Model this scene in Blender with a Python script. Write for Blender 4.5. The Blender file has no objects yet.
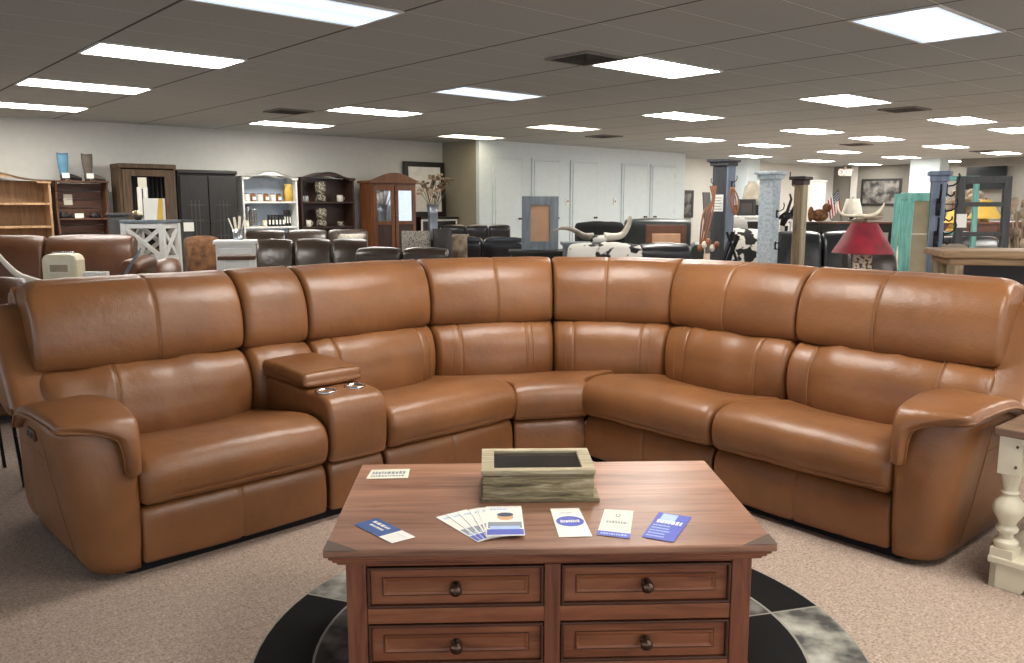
import bpy, math, random
from mathutils import Matrix, Vector, noise
random.seed(7)
PI = math.pi
SC = bpy.context.scene
COL = SC.collection
R = math.radians
def lin(h):
    h = h.lstrip('#'); o = []
    for i in (0, 2, 4):
        c = int(h[i:i+2], 16)/255
        o.append(c/12.92 if c <= .04045 else ((c+.055)/1.055)**2.4)
    return (*o, 1)
# ------------------------------------------------------------ materials
def newmat(name):
    m = bpy.data.materials.new(name); m.use_nodes = True
    nt = m.node_tree; b = nt.nodes['Principled BSDF']
    return m, nt, b
def N(nt, typ, **kw):
    n = nt.nodes.new(typ)
    for k, v in kw.items():
        if k in n.inputs: n.inputs[k].default_value = v
        else: setattr(n, k, v)
    return n
def ramp(nt, stops):
    r = nt.nodes.new('ShaderNodeValToRGB'); e = r.color_ramp.elements
    while len(e) < len(stops): e.new(.5)
    for i, (p, c) in enumerate(stops): e[i].position = p; e[i].color = c
    return r
def coords(nt, scale=(1, 1, 1), rot=(0, 0, 0), kind='Object'):
    t = N(nt, 'ShaderNodeTexCoord'); mp = N(nt, 'ShaderNodeMapping')
    mp.inputs['Scale'].default_value = scale; mp.inputs['Rotation'].default_value = rot
    nt.links.new(t.outputs[kind], mp.inputs['Vector'])
    return mp.outputs['Vector']
def bump(nt, b, src, strength, dist=.01):
    bp = N(nt, 'ShaderNodeBump'); bp.inputs['Strength'].default_value = strength; bp.inputs['Distance'].default_value = dist
    nt.links.new(src, bp.inputs['Height']); nt.links.new(bp.outputs['Normal'], b.inputs['Normal'])
def plain(name, col, rough=.5, metal=0, var=.06, spec=.5):
    m, nt, b = newmat(name); c = lin(col)
    n = N(nt, 'ShaderNodeTexNoise', Scale=9.0, Detail=4.0)
    nt.links.new(coords(nt), n.inputs['Vector'])
    r = ramp(nt, [(.3, tuple(max(0, x*(1-var*2)) for x in c[:3])+(1,)), (.7, tuple(min(1, x*(1+var)) for x in c[:3])+(1,))])
    nt.links.new(n.outputs['Fac'], r.inputs['Fac']); nt.links.new(r.outputs['Color'], b.inputs['Base Color'])
    b.inputs['Roughness'].default_value = rough; b.inputs['Metallic'].default_value = metal
    b.inputs['Specular IOR Level'].default_value = spec
    return m
def leather(name, c1, c2, rough=.4, grain=.34, spec=.5):
    m, nt, b = newmat(name); v = coords(nt)
    n = N(nt, 'ShaderNodeTexNoise', Scale=3.0, Detail=6.0, Roughness=.6); nt.links.new(v, n.inputs['Vector'])
    r = ramp(nt, [(.3, lin(c1)), (.7, lin(c2))]); nt.links.new(n.outputs['Fac'], r.inputs['Fac'])
    nt.links.new(r.outputs['Color'], b.inputs['Base Color'])
    b.inputs['Roughness'].default_value = rough; b.inputs['Specular IOR Level'].default_value = spec
    vo = N(nt, 'ShaderNodeTexVoronoi', Scale=210.0); nt.links.new(v, vo.inputs['Vector'])
    n2 = N(nt, 'ShaderNodeTexNoise', Scale=24.0, Detail=7.0); nt.links.new(v, n2.inputs['Vector'])
    mx = N(nt, 'ShaderNodeMath', operation='MULTIPLY_ADD'); mx.inputs[1].default_value = .12
    nt.links.new(vo.outputs['Distance'], mx.inputs[0]); nt.links.new(n2.outputs['Fac'], mx.inputs[2])
    bump(nt, b, mx.outputs[0], grain, .012)
    return m
def wood(name, c1, c2, c3=None, rough=.45, axis='x', plank=0, scale=1, bmp=.15, spec=.5):
    m, nt, b = newmat(name)
    s = {'x': (1.2, 14, 14), 'y': (14, 1.2, 14), 'z': (14, 14, 1.2)}[axis]
    v = coords(nt, tuple(k*scale for k in s))
    n = N(nt, 'ShaderNodeTexNoise', Scale=1.6, Detail=8.0, Roughness=.62, Distortion=1.2); nt.links.new(v, n.inputs['Vector'])
    r = ramp(nt, [(.28, lin(c1)), (.5, lin(c2)), (.74, lin(c3 or c2))]); nt.links.new(n.outputs['Fac'], r.inputs['Fac'])
    out = r.outputs['Color']
    v2 = coords(nt, tuple((.5 if k < 2 else .22)*k*scale for k in s))
    k2 = N(nt, 'ShaderNodeTexNoise', Scale=2.2, Detail=3.0); nt.links.new(v2, k2.inputs['Vector'])
    r2 = ramp(nt, [(.3, (.72, .7, .68, 1)), (.7, (1.08, 1.06, 1.04, 1))]); nt.links.new(k2.outputs['Fac'], r2.inputs['Fac'])
    mm = N(nt, 'ShaderNodeMix', data_type='RGBA', blend_type='MULTIPLY'); mm.inputs[0].default_value = .8
    nt.links.new(out, mm.inputs[6]); nt.links.new(r2.outputs['Color'], mm.inputs[7]); out = mm.outputs[2]
    if plank:
        t = N(nt, 'ShaderNodeTexCoord'); sp = N(nt, 'ShaderNodeSeparateXYZ'); nt.links.new(t.outputs['Object'], sp.inputs[0])
        d = N(nt, 'ShaderNodeMath', operation='DIVIDE'); d.inputs[1].default_value = plank
        nt.links.new(sp.outputs['Y' if axis != 'y' else 'X'], d.inputs[0])
        f = N(nt, 'ShaderNodeMath', operation='FLOOR'); nt.links.new(d.outputs[0], f.inputs[0])
        wn = N(nt, 'ShaderNodeTexWhiteNoise', noise_dimensions='1D'); nt.links.new(f.outputs[0], wn.inputs['W'])
        r3 = ramp(nt, [(0, (.8, .8, .8, 1)), (1, (1.12, 1.1, 1.08, 1))]); nt.links.new(wn.outputs['Value'], r3.inputs['Fac'])
        fr = N(nt, 'ShaderNodeMath', operation='FRACT'); nt.links.new(d.outputs[0], fr.inputs[0])
        g = ramp(nt, [(0, (.45, .42, .4, 1)), (.025, (1, 1, 1, 1))]); nt.links.new(fr.outputs[0], g.inputs['Fac'])
        for rr in (r3, g):
            mm = N(nt, 'ShaderNodeMix', data_type='RGBA', blend_type='MULTIPLY'); mm.inputs[0].default_value = 1
            nt.links.new(out, mm.inputs[6]); nt.links.new(rr.outputs['Color'], mm.inputs[7]); out = mm.outputs[2]
    nt.links.new(out, b.inputs['Base Color']); b.inputs['Roughness'].default_value = rough
    b.inputs['Specular IOR Level'].default_value = spec
    bump(nt, b, n.outputs['Fac'], bmp, .006)
    return m
def spotted(name, c1, c2, scale=8, lo=.46, hi=.5, rough=.7, detail=2.0, kind='Object'):
    m, nt, b = newmat(name)
    n = N(nt, 'ShaderNodeTexNoise', Scale=float(scale), Detail=detail); nt.links.new(coords(nt, kind=kind), n.inputs['Vector'])
    r = ramp(nt, [(lo, lin(c1)), (hi, lin(c2))]); nt.links.new(n.outputs['Fac'], r.inputs['Fac'])
    nt.links.new(r.outputs['Color'], b.inputs['Base Color']); b.inputs['Roughness'].default_value = rough
    bump(nt, b, n.outputs['Fac'], .15)
    return m
def checker(name, c1, c2, scale=60, rough=.9):
    m, nt, b = newmat(name)
    n = N(nt, 'ShaderNodeTexVoronoi', Scale=float(scale)); nt.links.new(coords(nt), n.inputs['Vector'])
    r = ramp(nt, [(.3, lin(c1)), (.45, lin(c2))]); nt.links.new(n.outputs['Distance'], r.inputs['Fac'])
    nt.links.new(r.outputs['Color'], b.inputs['Base Color']); b.inputs['Roughness'].default_value = rough
    return m
def emit(name, col, st, stripes=False):
    m, nt, b = newmat(name); b.inputs['Base Color'].default_value = (.8, .8, .8, 1)
    b.inputs['Emission Color'].default_value = lin(col); b.inputs['Emission Strength'].default_value = st
    if stripes:      # the two tube pairs show through the prismatic lens
        t = N(nt, 'ShaderNodeTexCoord'); sp = N(nt, 'ShaderNodeSeparateXYZ'); nt.links.new(t.outputs['Object'], sp.inputs[0])
        a = N(nt, 'ShaderNodeMath', operation='ABSOLUTE'); nt.links.new(sp.outputs['Y'], a.inputs[0])
        r = ramp(nt, [(0, (.5, .5, .5, 1)), (.05, (.5, .5, .5, 1)), (.11, (1, 1, 1, 1)), (.17, (1, 1, 1, 1)), (.25, (.4, .4, .4, 1))])
        nt.links.new(a.outputs[0], r.inputs['Fac'])
        mu = N(nt, 'ShaderNodeMath', operation='MULTIPLY'); mu.inputs[1].default_value = st
        nt.links.new(r.outputs['Color'], mu.inputs[0]); nt.links.new(mu.outputs[0], b.inputs['Emission Strength'])
    return m
def glass(name, tint='dfe6e6', rough=.03, alpha=.25):
    m, nt, b = newmat(name); b.inputs['Base Color'].default_value = lin(tint); b.inputs['Roughness'].default_value = rough
    b.inputs['Alpha'].default_value = alpha; b.inputs['Specular IOR Level'].default_value = .8
    return m
M = {}
M['tan'] = leather('tan_leather', '704829', '895a34', .37, .22, .5)
M['tan_pad'] = leather('tan_arm_leather', '704829', '885934', .35, .22, .5)
M['stitch'] = plain('tan_thread', '96693f', .8)
M['base_shadow'] = plain('base_shadow_black', '0e0d0c', .9)
M['dkleather'] = leather('espresso_leather', '2a211b', '43362c', .3, .25)
M['blackleather'] = leather('black_leather', '17171a', '2a2a2d', .3, .25)
M['greyleather'] = leather('charcoal_leather', '2c302f', '464c4a', .34, .25)
M['brownleather'] = leather('chestnut_leather', '43260f', '5c361b', .38, .25)
M['cheery'] = wood('cherry_stained_wood', '613320', '96593a', 'ac714c', .42, 'x', 0, 1, .12)
M['tabletop'] = wood('table_top_wood', '76503c', 'a2765e', 'b68b72', .34, 'x', .115, 1, .08)  # colour lightened to carry the sheen of the ceiling lights
M['cherry_v'] = wood('cherry_stained_upright', '5a301e', '874f36', '9d6446', .42, 'z')
M['glaze'] = plain('dark_glaze', '55311e', .45)
M['counterwood'] = wood('counter_wood', '6b543d', '967a58', 'b3966f', .55, 'x')
M['cornerdark'] = plain('dark_corner_stain', '5b4a3e', .5, .2)
M['bronze'] = plain('bronze_knob', '6b5446', .3, .85)
M['barn'] = wood('barn_wood', '2c2519', '8f8262', 'd0c5a2', .8, 'x', 0, 3.2, 1.0)
M['barn_top'] = wood('barn_wood_frame', '857960', 'b0a486', 'cfc5a8', .8, 'x', 0, 2.2, .6)
M['darkglass'] = plain('smoky_glass', '2a2623', .08)
M['paper'] = plain('white_paper', 'e6e5dc', .6, 0, .02)
M['cream_paper'] = plain('cream_paper', 'e2deca', .6, 0, .02)
M['blue_print'] = plain('navy_blue_print', '31528c', .5)
M['violet_print'] = plain('violet_blue_print', '4e58b8', .5)
M['pale_print'] = plain('pale_blue_print', 'a9c0e2', .5)
M['ink'] = plain('grey_ink', '8a8f99', .6)
M['dark_ink'] = plain('dark_ink', '3b4256', .6)
M['skin_print'] = plain('peach_print', 'd8a878', .6)
M['white'] = plain('white_paint', 'd9dad6', .5, 0, .03)
M['cream'] = plain('cream_paint', 'dcd4bb', .45, 0, .03)
M['endtop'] = wood('end_table_top', '5c4636', '7d6350', '8d745f', .4, 'x', .1)
M['oak'] = wood('blonde_oak', '9a7550', 'b8946b', 'c9a77e', .5, 'z')
M['oak_in'] = wood('oak_panel', '7a5a3c', '94714e', 'a5825c', .6, 'z')
M['walnut'] = wood('walnut_brown', '3e2618', '5c3a26', '6e4830', .5, 'x')
M['rustic'] = wood('rustic_brown', '34261d', '57442f', '6e5840', .65, 'z')
M['espresso'] = wood('espresso_wood', '21130e', '38221a', '472d22', .4, 'z')
M['amber'] = wood('amber_wood', '4c2b17', '6e4427', '825333', .38, 'z')
M['blackwood'] = wood('black_wood', '0e0d0c', '191715', '24211f', .5, 'z')
M['charcoal'] = wood('charcoal_wood', '2b2c2d', '3b3c3c', '4a4a49', .6, 'z')
M['black'] = plain('matte_black', '141414', .5)
M['iron'] = plain('black_iron', '1b1a1a', .45, .5)
M['mirror'] = plain('silvered_glass', 'c8cdd0', .06, .9, .02)
M['glass'] = glass('clear_glass')
M['teal'] = wood('teal_paint', '62a79a', '82c8bb', '9fdbcf', .6, 'z', 0, 1, .2)
M['bluegrey'] = wood('blue_grey_paint', '5d6a7e', '74839a', '8895aa', .6, 'z', 0, 1, .2)
M['slate'] = wood('slate_paint', '2e3033', '3b3e43', '494c52', .6, 'z', 0, 1, .2)
M['paleblue'] = spotted('distressed_pale_blue', 'a6b1b7', 'c4cfd5', 40, .36, .56, .7, 8.0)
M['barkpost'] = wood('weathered_post', '4b3f2e', '85745a', 'b7a88c', .8, 'z', 0, 1.2, .6)
M['paleside'] = wood('weathered_pale', '8e8066', 'b5a78b', 'c9bda2', .8, 'z')
M['greyframe'] = wood('grey_blue_frame', '59636c', '6d7780', '7f8890', .6, 'z')
M['tanpanel'] = plain('tan_panel', 'b0886a', .7)
M['beigepanel'] = plain('beige_panel', 'a8977c', .7)
M['red_shade'] = plain('red_shade_fabric', '8e1c2c', .6, 0, .25)
M['cowhide'] = spotted('black_white_cowhide', '1c1a19', 'e4e0d6', 7, .47, .5, .8)
M['giraffe'] = spotted('brown_spotted_lamp', '4a3024', 'd6c4a8', 48, .43, .47, .5)
M['camo'] = spotted('mottled_canister', '35302a', 'a39a88', 30, .45, .55, .6, 4.0)
M['horn_pale'] = spotted('pale_horn', 'b9ad96', 'dcd5c4', 6, .3, .6, .35)
M['horn_dark'] = plain('dark_horn', '4a3d33', .35)
M['fur_black'] = spotted('black_fur', '0a0a0a', '1e1c1b', 70, .4, .6, .95, 6.0)
M['fur_brown'] = spotted('brown_hide', '3c2413', '7a5230', 12, .35, .65, .9, 6.0)
M['pattern'] = checker('woven_pattern', '3a332d', '9a9186', 70)
M['pattern_light'] = checker('light_woven_pattern', '6a6258', 'c9c2b2', 70)
M['greycloth'] = plain('grey_cloth', '8f8c88', .9)
M['beigecloth'] = plain('beige_cloth', '857869', .95)
M['throw'] = spotted('tan_throw', '5a4a3a', '9a8a72', 9, .35, .65, .95)
M['darkpillow'] = plain('dark_pillow', '2e2b29', .6)
M['yellow'] = plain('yellow_cloth', 'd0aa4c', .7)
M['pale_yellow'] = plain('cream_yellow_enamel', 'ddd2b0', .35)
M['blueboot'] = leather('blue_boot_leather', '3f6c86', '6d9cb4', .45)
M['greyboot'] = leather('taupe_boot_leather', '4f453c', '6e6358', .5)
M['sole'] = plain('dark_sole', '231b17', .6)
M['steel'] = plain('brushed_steel', 'b5b7b9', .25, .9)
M['chrome'] = plain('chrome_ring', 'd8d8d8', .12, 1, .01)
M['silver_vase'] = plain('grey_metal_vase', '8a929b', .28, .7)
M['dried'] = plain('dried_stems', '6f604c', .9)
M['petal'] = plain('dried_petals', 'b3a188', .9, 0, .2)
M['red'] = plain('flag_red', 'a3272f', .7)
M['navy'] = plain('flag_blue', '26304f', .7)
M['copper'] = leather('copper_strap', '6b3f28', '96603f', .45)
M['amberjar'] = plain('amber_jar', '8a5a2c', .25)
M['jarwhite'] = plain('white_jar', 'd9d3c6', .35)
M['lidbrown'] = plain('brown_lid', '5a4430', .5)
M['lamp_white'] = plain('white_lamp_shade', 'd8d2c4', .8)
M['exit_red'] = emit('exit_sign_red', 'd8503c', .35)
M['exit_white'] = plain('exit_housing', 'a8988c', .5)
M['artgrey'] = spotted('mountain_print', '1f1e1d', '7d7a75', 4, .38, .62, .6, 5.0)
M['artpaper'] = plain('art_paper', 'e0dfda', .6)
M['artbrown'] = spotted('ink_wash', '2e231d', '8d8278', 9, .4, .6, .7, 4.0)
M['screen'] = plain('dark_screen', '0c0d10', .15)
M['palewall'] = plain('off_white_wall', 'c4c3bc', .85, 0, .02)
M['doorwall'] = plain('white_wall', 'c9d5d8', .8, 0, .02)
M['tanwall'] = plain('olive_beige_wall', '948e7c', .85, 0, .03)
M['greywall'] = plain('taupe_grey_wall', '79766e', .85, 0, .03)
M['doorpaint'] = plain('white_door_paint', 'c7d3d6', .5, 0, .02)
M['doortrim'] = plain('door_trim_paint', 'c2ced1', .5, 0, .02)
M['lightframe'] = plain('white_enamel', 'c9c8c4', .5)
M['ventdark'] = plain('vent_dark', '3a3835', .7)
M['ventgrey'] = plain('vent_grey', '77736d', .6)
M['lit'] = emit('warm_tube_glow', 'fffaf2', 20.0)
M['lit_cool'] = emit('cool_tube_glow', 'cbe6ff', 1.5, True)
M['lit_dim'] = emit('dim_warm_tube_glow', 'ffeccb', 5.0)
M['unlit'] = plain('unlit_lens', 'b9b8b2', .4)
# carpet
def carpet():
    m, nt, b = newmat('beige_cut_pile'); v = coords(nt)
    n = N(nt, 'ShaderNodeTexNoise', Scale=110.0, Detail=4.0, Roughness=.7); nt.links.new(v, n.inputs['Vector'])
    r = ramp(nt, [(.3, lin('7d6d62')), (.5, lin('a99688')), (.7, lin('c6b2a2'))]); nt.links.new(n.outputs['Fac'], r.inputs['Fac'])
    n2 = N(nt, 'ShaderNodeTexNoise', Scale=38.0, Detail=5.0); nt.links.new(v, n2.inputs['Vector'])
    r2 = ramp(nt, [(.35, (.88, .87, .86, 1)), (.65, (1.06, 1.06, 1.06, 1))]); nt.links.new(n2.outputs['Fac'], r2.inputs['Fac'])
    mm = N(nt, 'ShaderNodeMix', data_type='RGBA', blend_type='MULTIPLY'); mm.inputs[0].default_value = 1
    nt.links.new(r.outputs['Color'], mm.inputs[6]); nt.links.new(r2.outputs['Color'], mm.inputs[7])
    nt.links.new(mm.outputs[2], b.inputs['Base Color']); b.inputs['Roughness'].default_value = .95; b.inputs['Specular IOR Level'].default_value = .1
    bump(nt, b, n.outputs['Fac'], .6, .008)
    return m
M['carpet'] = carpet()
def ceiling_tiles():
    m, nt, b = newmat('acoustic_tiles'); t = N(nt, 'ShaderNodeTexCoord'); sp = N(nt, 'ShaderNodeSeparateXYZ'); nt.links.new(t.outputs['Object'], sp.inputs[0])
    mins = []
    for ax, off, per in (('X', .8296, 1.22), ('Y', .488, .61)):
        a = N(nt, 'ShaderNodeMath', operation='SUBTRACT'); a.inputs[1].default_value = off; nt.links.new(sp.outputs[ax], a.inputs[0])
        d = N(nt, 'ShaderNodeMath', operation='DIVIDE'); d.inputs[1].default_value = .61; nt.links.new(a.outputs[0], d.inputs[0])
        p = N(nt, 'ShaderNodeMath', operation='PINGPONG'); p.inputs[1].default_value = per/1.22; nt.links.new(d.outputs[0], p.inputs[0]); mins.append(p)
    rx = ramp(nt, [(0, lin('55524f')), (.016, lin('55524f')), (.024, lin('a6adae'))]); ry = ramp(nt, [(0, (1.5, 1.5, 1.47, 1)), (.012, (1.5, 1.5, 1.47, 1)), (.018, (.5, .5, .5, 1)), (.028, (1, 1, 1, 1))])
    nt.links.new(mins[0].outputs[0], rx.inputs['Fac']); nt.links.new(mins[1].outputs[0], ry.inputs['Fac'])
    r = N(nt, 'ShaderNodeMix', data_type='RGBA', blend_type='MULTIPLY'); r.inputs[0].default_value = 1
    nt.links.new(rx.outputs['Color'], r.inputs[6]); nt.links.new(ry.outputs['Color'], r.inputs[7])
    n = N(nt, 'ShaderNodeTexNoise', Scale=60.0, Detail=4.0); nt.links.new(t.outputs['Object'], n.inputs['Vector'])
    r2 = ramp(nt, [(.3, (.93, .93, .93, 1)), (.7, (1.04, 1.04, 1.04, 1))]); nt.links.new(n.outputs['Fac'], r2.inputs['Fac'])
    mm = N(nt, 'ShaderNodeMix', data_type='RGBA', blend_type='MULTIPLY'); mm.inputs[0].default_value = 1
    nt.links.new(r.outputs[2], mm.inputs[6]); nt.links.new(r2.outputs['Color'], mm.inputs[7])
    nt.links.new(mm.outputs[2], b.inputs['Base Color']); b.inputs['Roughness'].default_value = .9; b.inputs['Specular IOR Level'].default_value = .2
    bump(nt, b, n.outputs['Fac'], .2, .004)
    return m
M['tiles'] = ceiling_tiles()
# ------------------------------------------------------------ mesh building
class MB:
    def __init__(s): s.v = []; s.f = []; s.sm = []
    def add(s, vs, fs, smooth=False):
        o = len(s.v); s.v += [tuple(p) for p in vs]
        for f in fs: s.f.append([i+o for i in f]); s.sm.append(smooth)
        return s
    def box(s, x0, x1, y0, y1, z0, z1, mat=None):
        vs = [Vector((x, y, z)) for z in (z0, z1) for x, y in ((x0, y0), (x1, y0), (x1, y1), (x0, y1))]
        if mat is not None: vs = [mat @ p for p in vs]
        return s.add(vs, [(3, 2, 1, 0), (4, 5, 6, 7), (0, 1, 5, 4), (1, 2, 6, 5), (2, 3, 7, 6), (3, 0, 4, 7)])
    def bar(s, a, b, w, d, up=(0, 0, 1)):         # square bar from a to b
        a = Vector(a); b = Vector(b); z = b-a; L = z.length; z.normalize(); u = Vector(up)
        if abs(z.dot(u)) > .98: u = Vector((0, 1, 0))
        x = u.cross(z).normalized(); y = z.cross(x)
        m = Matrix((x, y, z)).transposed().to_4x4(); m.translation = a
        return s.box(-w/2, w/2, -d/2, d/2, 0, L, m)
    def rings(s, rs, cap=True, closed=True, smooth=True):
        n = len(rs[0]); vs = [p for r in rs for p in r]; fs = []
        for i in range(len(rs)-1):
            for j in range(n if closed else n-1):
                k = (j+1) % n; fs.append((i*n+j, i*n+k, (i+1)*n+k, (i+1)*n+j))
        s.add(vs, fs, smooth)
        if cap:
            o = len(s.v)-len(vs)
            s.f.append([o+j for j in range(n)][::-1]); s.sm.append(False)
            s.f.append([o+(len(rs)-1)*n+j for j in range(n)]); s.sm.append(False)
        return s
    def lathe(s, prof, c=(0, 0, 0), n=20, sx=1, sy=1, cap=True):
        return s.rings([[(c[0]+r*sx*math.cos(2*PI*j/n), c[1]+r*sy*math.sin(2*PI*j/n), c[2]+z) for j in range(n)] for r, z in prof], cap)
    def tube(s, pts, r, n=8, cap=True):
        pts = [Vector(p) for p in pts]; rs = []
        u = None
        for i, p in enumerate(pts):
            t = (pts[min(i+1, len(pts)-1)]-pts[max(i-1, 0)]).normalized()
            if u is None: u = t.orthogonal().normalized()
            else: u = (u-t*u.dot(t)).normalized()
            w = t.cross(u); rr = r[i] if isinstance(r, (list, tuple)) else r
            rs.append([p+(u*math.cos(2*PI*j/n)+w*math.sin(2*PI*j/n))*rr for j in range(n)])
        return s.rings(rs, cap)
    def prism(s, poly, d0, d1, axis='y'):           # polygon given in the other two axes
        n = len(poly)
        def P(a, b, d): return {'y': (a, d, b), 'z': (a, b, d), 'x': (d, a, b)}[axis]
        vs = [P(a, b, d0) for a, b in poly]+[P(a, b, d1) for a, b in poly]
        fs = [list(range(n)), list(range(n, 2*n))[::-1]]+[[i, n+i, n+(i+1) % n, (i+1) % n] for i in range(n)]
        return s.add(vs, fs)
    def ball(s, c, rx, ry=None, rz=None, n=12, m=8):
        ry = ry or rx; rz = rz or rx
        pr = [(max(.001, math.sin(PI*i/m)), -math.cos(PI*i/m)) for i in range(m+1)]
        return s.rings([[(c[0]+rx*r*math.cos(2*PI*j/n), c[1]+ry*r*math.sin(2*PI*j/n), c[2]+rz*z) for j in range(n)] for r, z in pr])
    def xf(s, m): s.v = [tuple(m @ Vector(p)) for p in s.v]; return s
    def build(s, name, mat, parent=None, bevel=0, seg=2, subsurf=0):
        import bmesh
        me = bpy.data.meshes.new(name); me.from_pydata(s.v, [], s.f)
        me.polygons.foreach_set('use_smooth', s.sm)
        bm = bmesh.new(); bm.from_mesh(me); bmesh.ops.recalc_face_normals(bm, faces=bm.faces); bm.to_mesh(me); bm.free()
        o = bpy.data.objects.new(name, me); COL.objects.link(o)
        me.materials.append(M[mat] if isinstance(mat, str) else mat)
        if parent: o.parent = parent
        if bevel:
            b = o.modifiers.new('edge', 'BEVEL'); b.width = bevel; b.segments = seg; b.limit_method = 'ANGLE'; b.angle_limit = R(40)
        if subsurf:
            b = o.modifiers.new('smooth', 'SUBSURF'); b.levels = b.render_levels = subsurf
        return o
def bx(*a): return MB().box(*a)
def tag(o, label=None, cat=None, group=None, kind=None):
    if label: o['label'] = label
    if cat: o['category'] = cat
    if group: o['group'] = group
    if kind: o['kind'] = kind
    return o
def thing(name, label, cat, loc=(0, 0, 0), rz=0, group=None):
    o = bpy.data.objects.new(name, None); COL.objects.link(o); o.empty_display_size = .1
    o.location = loc; o.rotation_euler = (0, 0, R(rz)); tag(o, label, cat, group); return o
def dup(o, loc, rz=None, label=None, group=None):
    r = o.copy(); COL.objects.link(r); r.location = loc
    if rz is not None: r.rotation_euler = (0, 0, R(rz))
    if label: r['label'] = label
    if group: r['group'] = group
    for ch in list(o.children):
        c = ch.copy(); COL.objects.link(c); c.parent = r
        for g in list(ch.children):
            d = g.copy(); COL.objects.link(d); d.parent = c
    return r
def catmull(pts, m=8, closed=True):
    n = len(pts); out = []
    for i in range(n if closed else n-1):
        g = (lambda k: pts[k % n]) if closed else (lambda k: pts[min(max(k, 0), n-1)])
        p0, p1, p2, p3 = (Vector(g(i+k)) for k in (-1, 0, 1, 2))
        for k in range(m):
            t = k/m
            out.append(.5*((2*p1)+(p2-p0)*t+(2*p0-5*p1+4*p2-p3)*t*t+(3*p1-p0-3*p2+p3)*t**3))
    if not closed: out.append(Vector(pts[-1]))
    return out
def sweep(prof, x0, x1, r=.03, crown=0, seams=(), mit=(0, 0), hinge=0, amp=.0025, wr=0, T=None, nx=14, m=6, cw=None, seed=0, taper=None):
    """a stuffed leather cushion: the (y, z) outline swept along x, pulled in at both ends, crowned in the middle"""
    p = catmull(prof, m); n = len(p)
    area = sum(p[i][0]*p[(i+1) % n][1]-p[(i+1) % n][0]*p[i][1] for i in range(n))
    nr = []
    for i in range(n):
        t = (p[(i+1) % n]-p[i-1]).normalized(); q = Vector((t[1], -t[0]))
        nr.append(q if area > 0 else -q)
    w = x1-x0; xs = set()
    for k in range(6): d = r*(1-math.cos(PI/2*k/5)); xs |= {round(x0+d, 5), round(x1-d, 5)}
    for k in range(nx+1): xs.add(round(x0+r+(w-2*r)*k/nx, 5))
    for g in seams:
        for d in (-.018, -.009, -.004, 0, .004, .009, .018): xs.add(round(g+d, 5))
    rs = []
    for x in sorted(xs):
        d = min(x-x0, x1-x); e = 0 if d >= r else r*(1-math.sqrt(max(0, 1-((r-d)/r)**2)))
        t = (2*(x-x0)/w-1); c = crown*(1-abs(t)**2.2)
        for g in seams: e += .005*math.exp(-((x-g)/.007)**2)
        ring = []
        for i in range(n):
            k = cw(p[i][0], p[i][1]) if cw else 1
            off = c*k-e
            if amp or wr:
                off += amp*noise.noise(Vector((x*5+seed*7.3, p[i][0]*6, p[i][1]*6)))
                if wr: off += wr*(noise.noise(Vector((x*16+seed*3.1, p[i][0]*2.5, p[i][1]*2.5+seed))))*(1 if d > .02 else .3)
            q = p[i]+nr[i]*off
            xx = x
            if hinge:
                f = hinge-q[0]
                if t < 0: xx = x+mit[0]*f*(-t)**1
                else: xx = x-mit[1]*f*t
            if taper: xx = taper(xx, q[0], q[1])
            v = Vector((xx, q[0], q[1])); ring.append(T @ v if T else v)
        rs.append(ring)
    return MB().rings(rs), (p, nr)
def seam_line(pn, x, lo, hi, off=.0005, T=None, r=.0016, dx=0, cond=None, hinge=0):
    """a run of thread along the cushion outline at one x"""
    p, nr = pn; pts = []
    for i in range(lo, hi+1):
        j = i % len(p); q = p[j]+nr[j]*off; v = Vector((x+dx, q[0], q[1])); pts.append(T @ v if T else v)
    return MB().tube(pts, r, 5)
PHI = 41.6
cB, sB = math.cos(R(PHI)), math.sin(R(PHI))
def W(b, a, z=0): return (b*cB-a*sB, b*sB+a*cB, z)          # store grid: b along the rear wall, a towards it
# ------------------------------------------------------------ camera, world, store shell
cam = bpy.data.cameras.new('camera'); co = bpy.data.objects.new('camera', cam); COL.objects.link(co)
cam.sensor_width = 36; cam.lens = 824/1024*36; co.location = (0, 0, 1.3); co.rotation_euler = (R(90-8.73), 0, 0); SC.camera = co
SC.view_settings.view_transform = 'Standard'; SC.view_settings.look = 'None'; SC.view_settings.gamma = 1
SC.view_settings.use_curve_mapping = False; SC.view_settings.exposure = 0.62
w = bpy.data.worlds.new('daylight'); SC.world = w; w.use_nodes = True
w.node_tree.nodes['Background'].inputs['Color'].default_value = (.82, .90, 1, 1); w.node_tree.nodes['Background'].inputs['Strength'].default_value = 1.25
CZ = 2.57
def struct(name, mb, mat, b=0, a=0, parent=None, bevel=0):
    o = mb.build(name, mat, parent, bevel)
    if parent is None: o.rotation_euler = (0, 0, R(PHI)); o.location = W(b, a); o['kind'] = 'structure'
    return o
struct('floor', bx(-7, 27.2, -6, 14.2, -.1, 0), 'carpet')
struct('ceiling', bx(-7, 27.2, -6, 14.2, CZ, CZ+.1), 'tiles')
struct('wall_left', bx(-7, 10.5, 14, 14.15, 0, CZ), 'palewall')
struct('wall_bump_side', bx(10.5, 10.6, 12.9, 14, 0, CZ), 'tanwall')
struct('wall_back', bx(10.5, 17.15, 12.8, 12.9, 0, CZ), 'doorwall')
struct('wall_bump_return', bx(17.05, 17.15, 12.9, 14, 0, CZ), 'doorwall')
struct('wall_rear', bx(17.15, 27, 14, 14.15, 0, CZ), 'palewall')
struct('wall_end', bx(27, 27.15, -6, 14, 0, CZ), 'greywall')
struct('wall_pillar_rear', bx(20.6, 21.25, 13.25, 13.98, 0, CZ), 'doorwall')
struct('wall_pillar_right', bx(24.0, 24.6, 9.4, 10.2, 0, CZ), 'doorwall')
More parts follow.
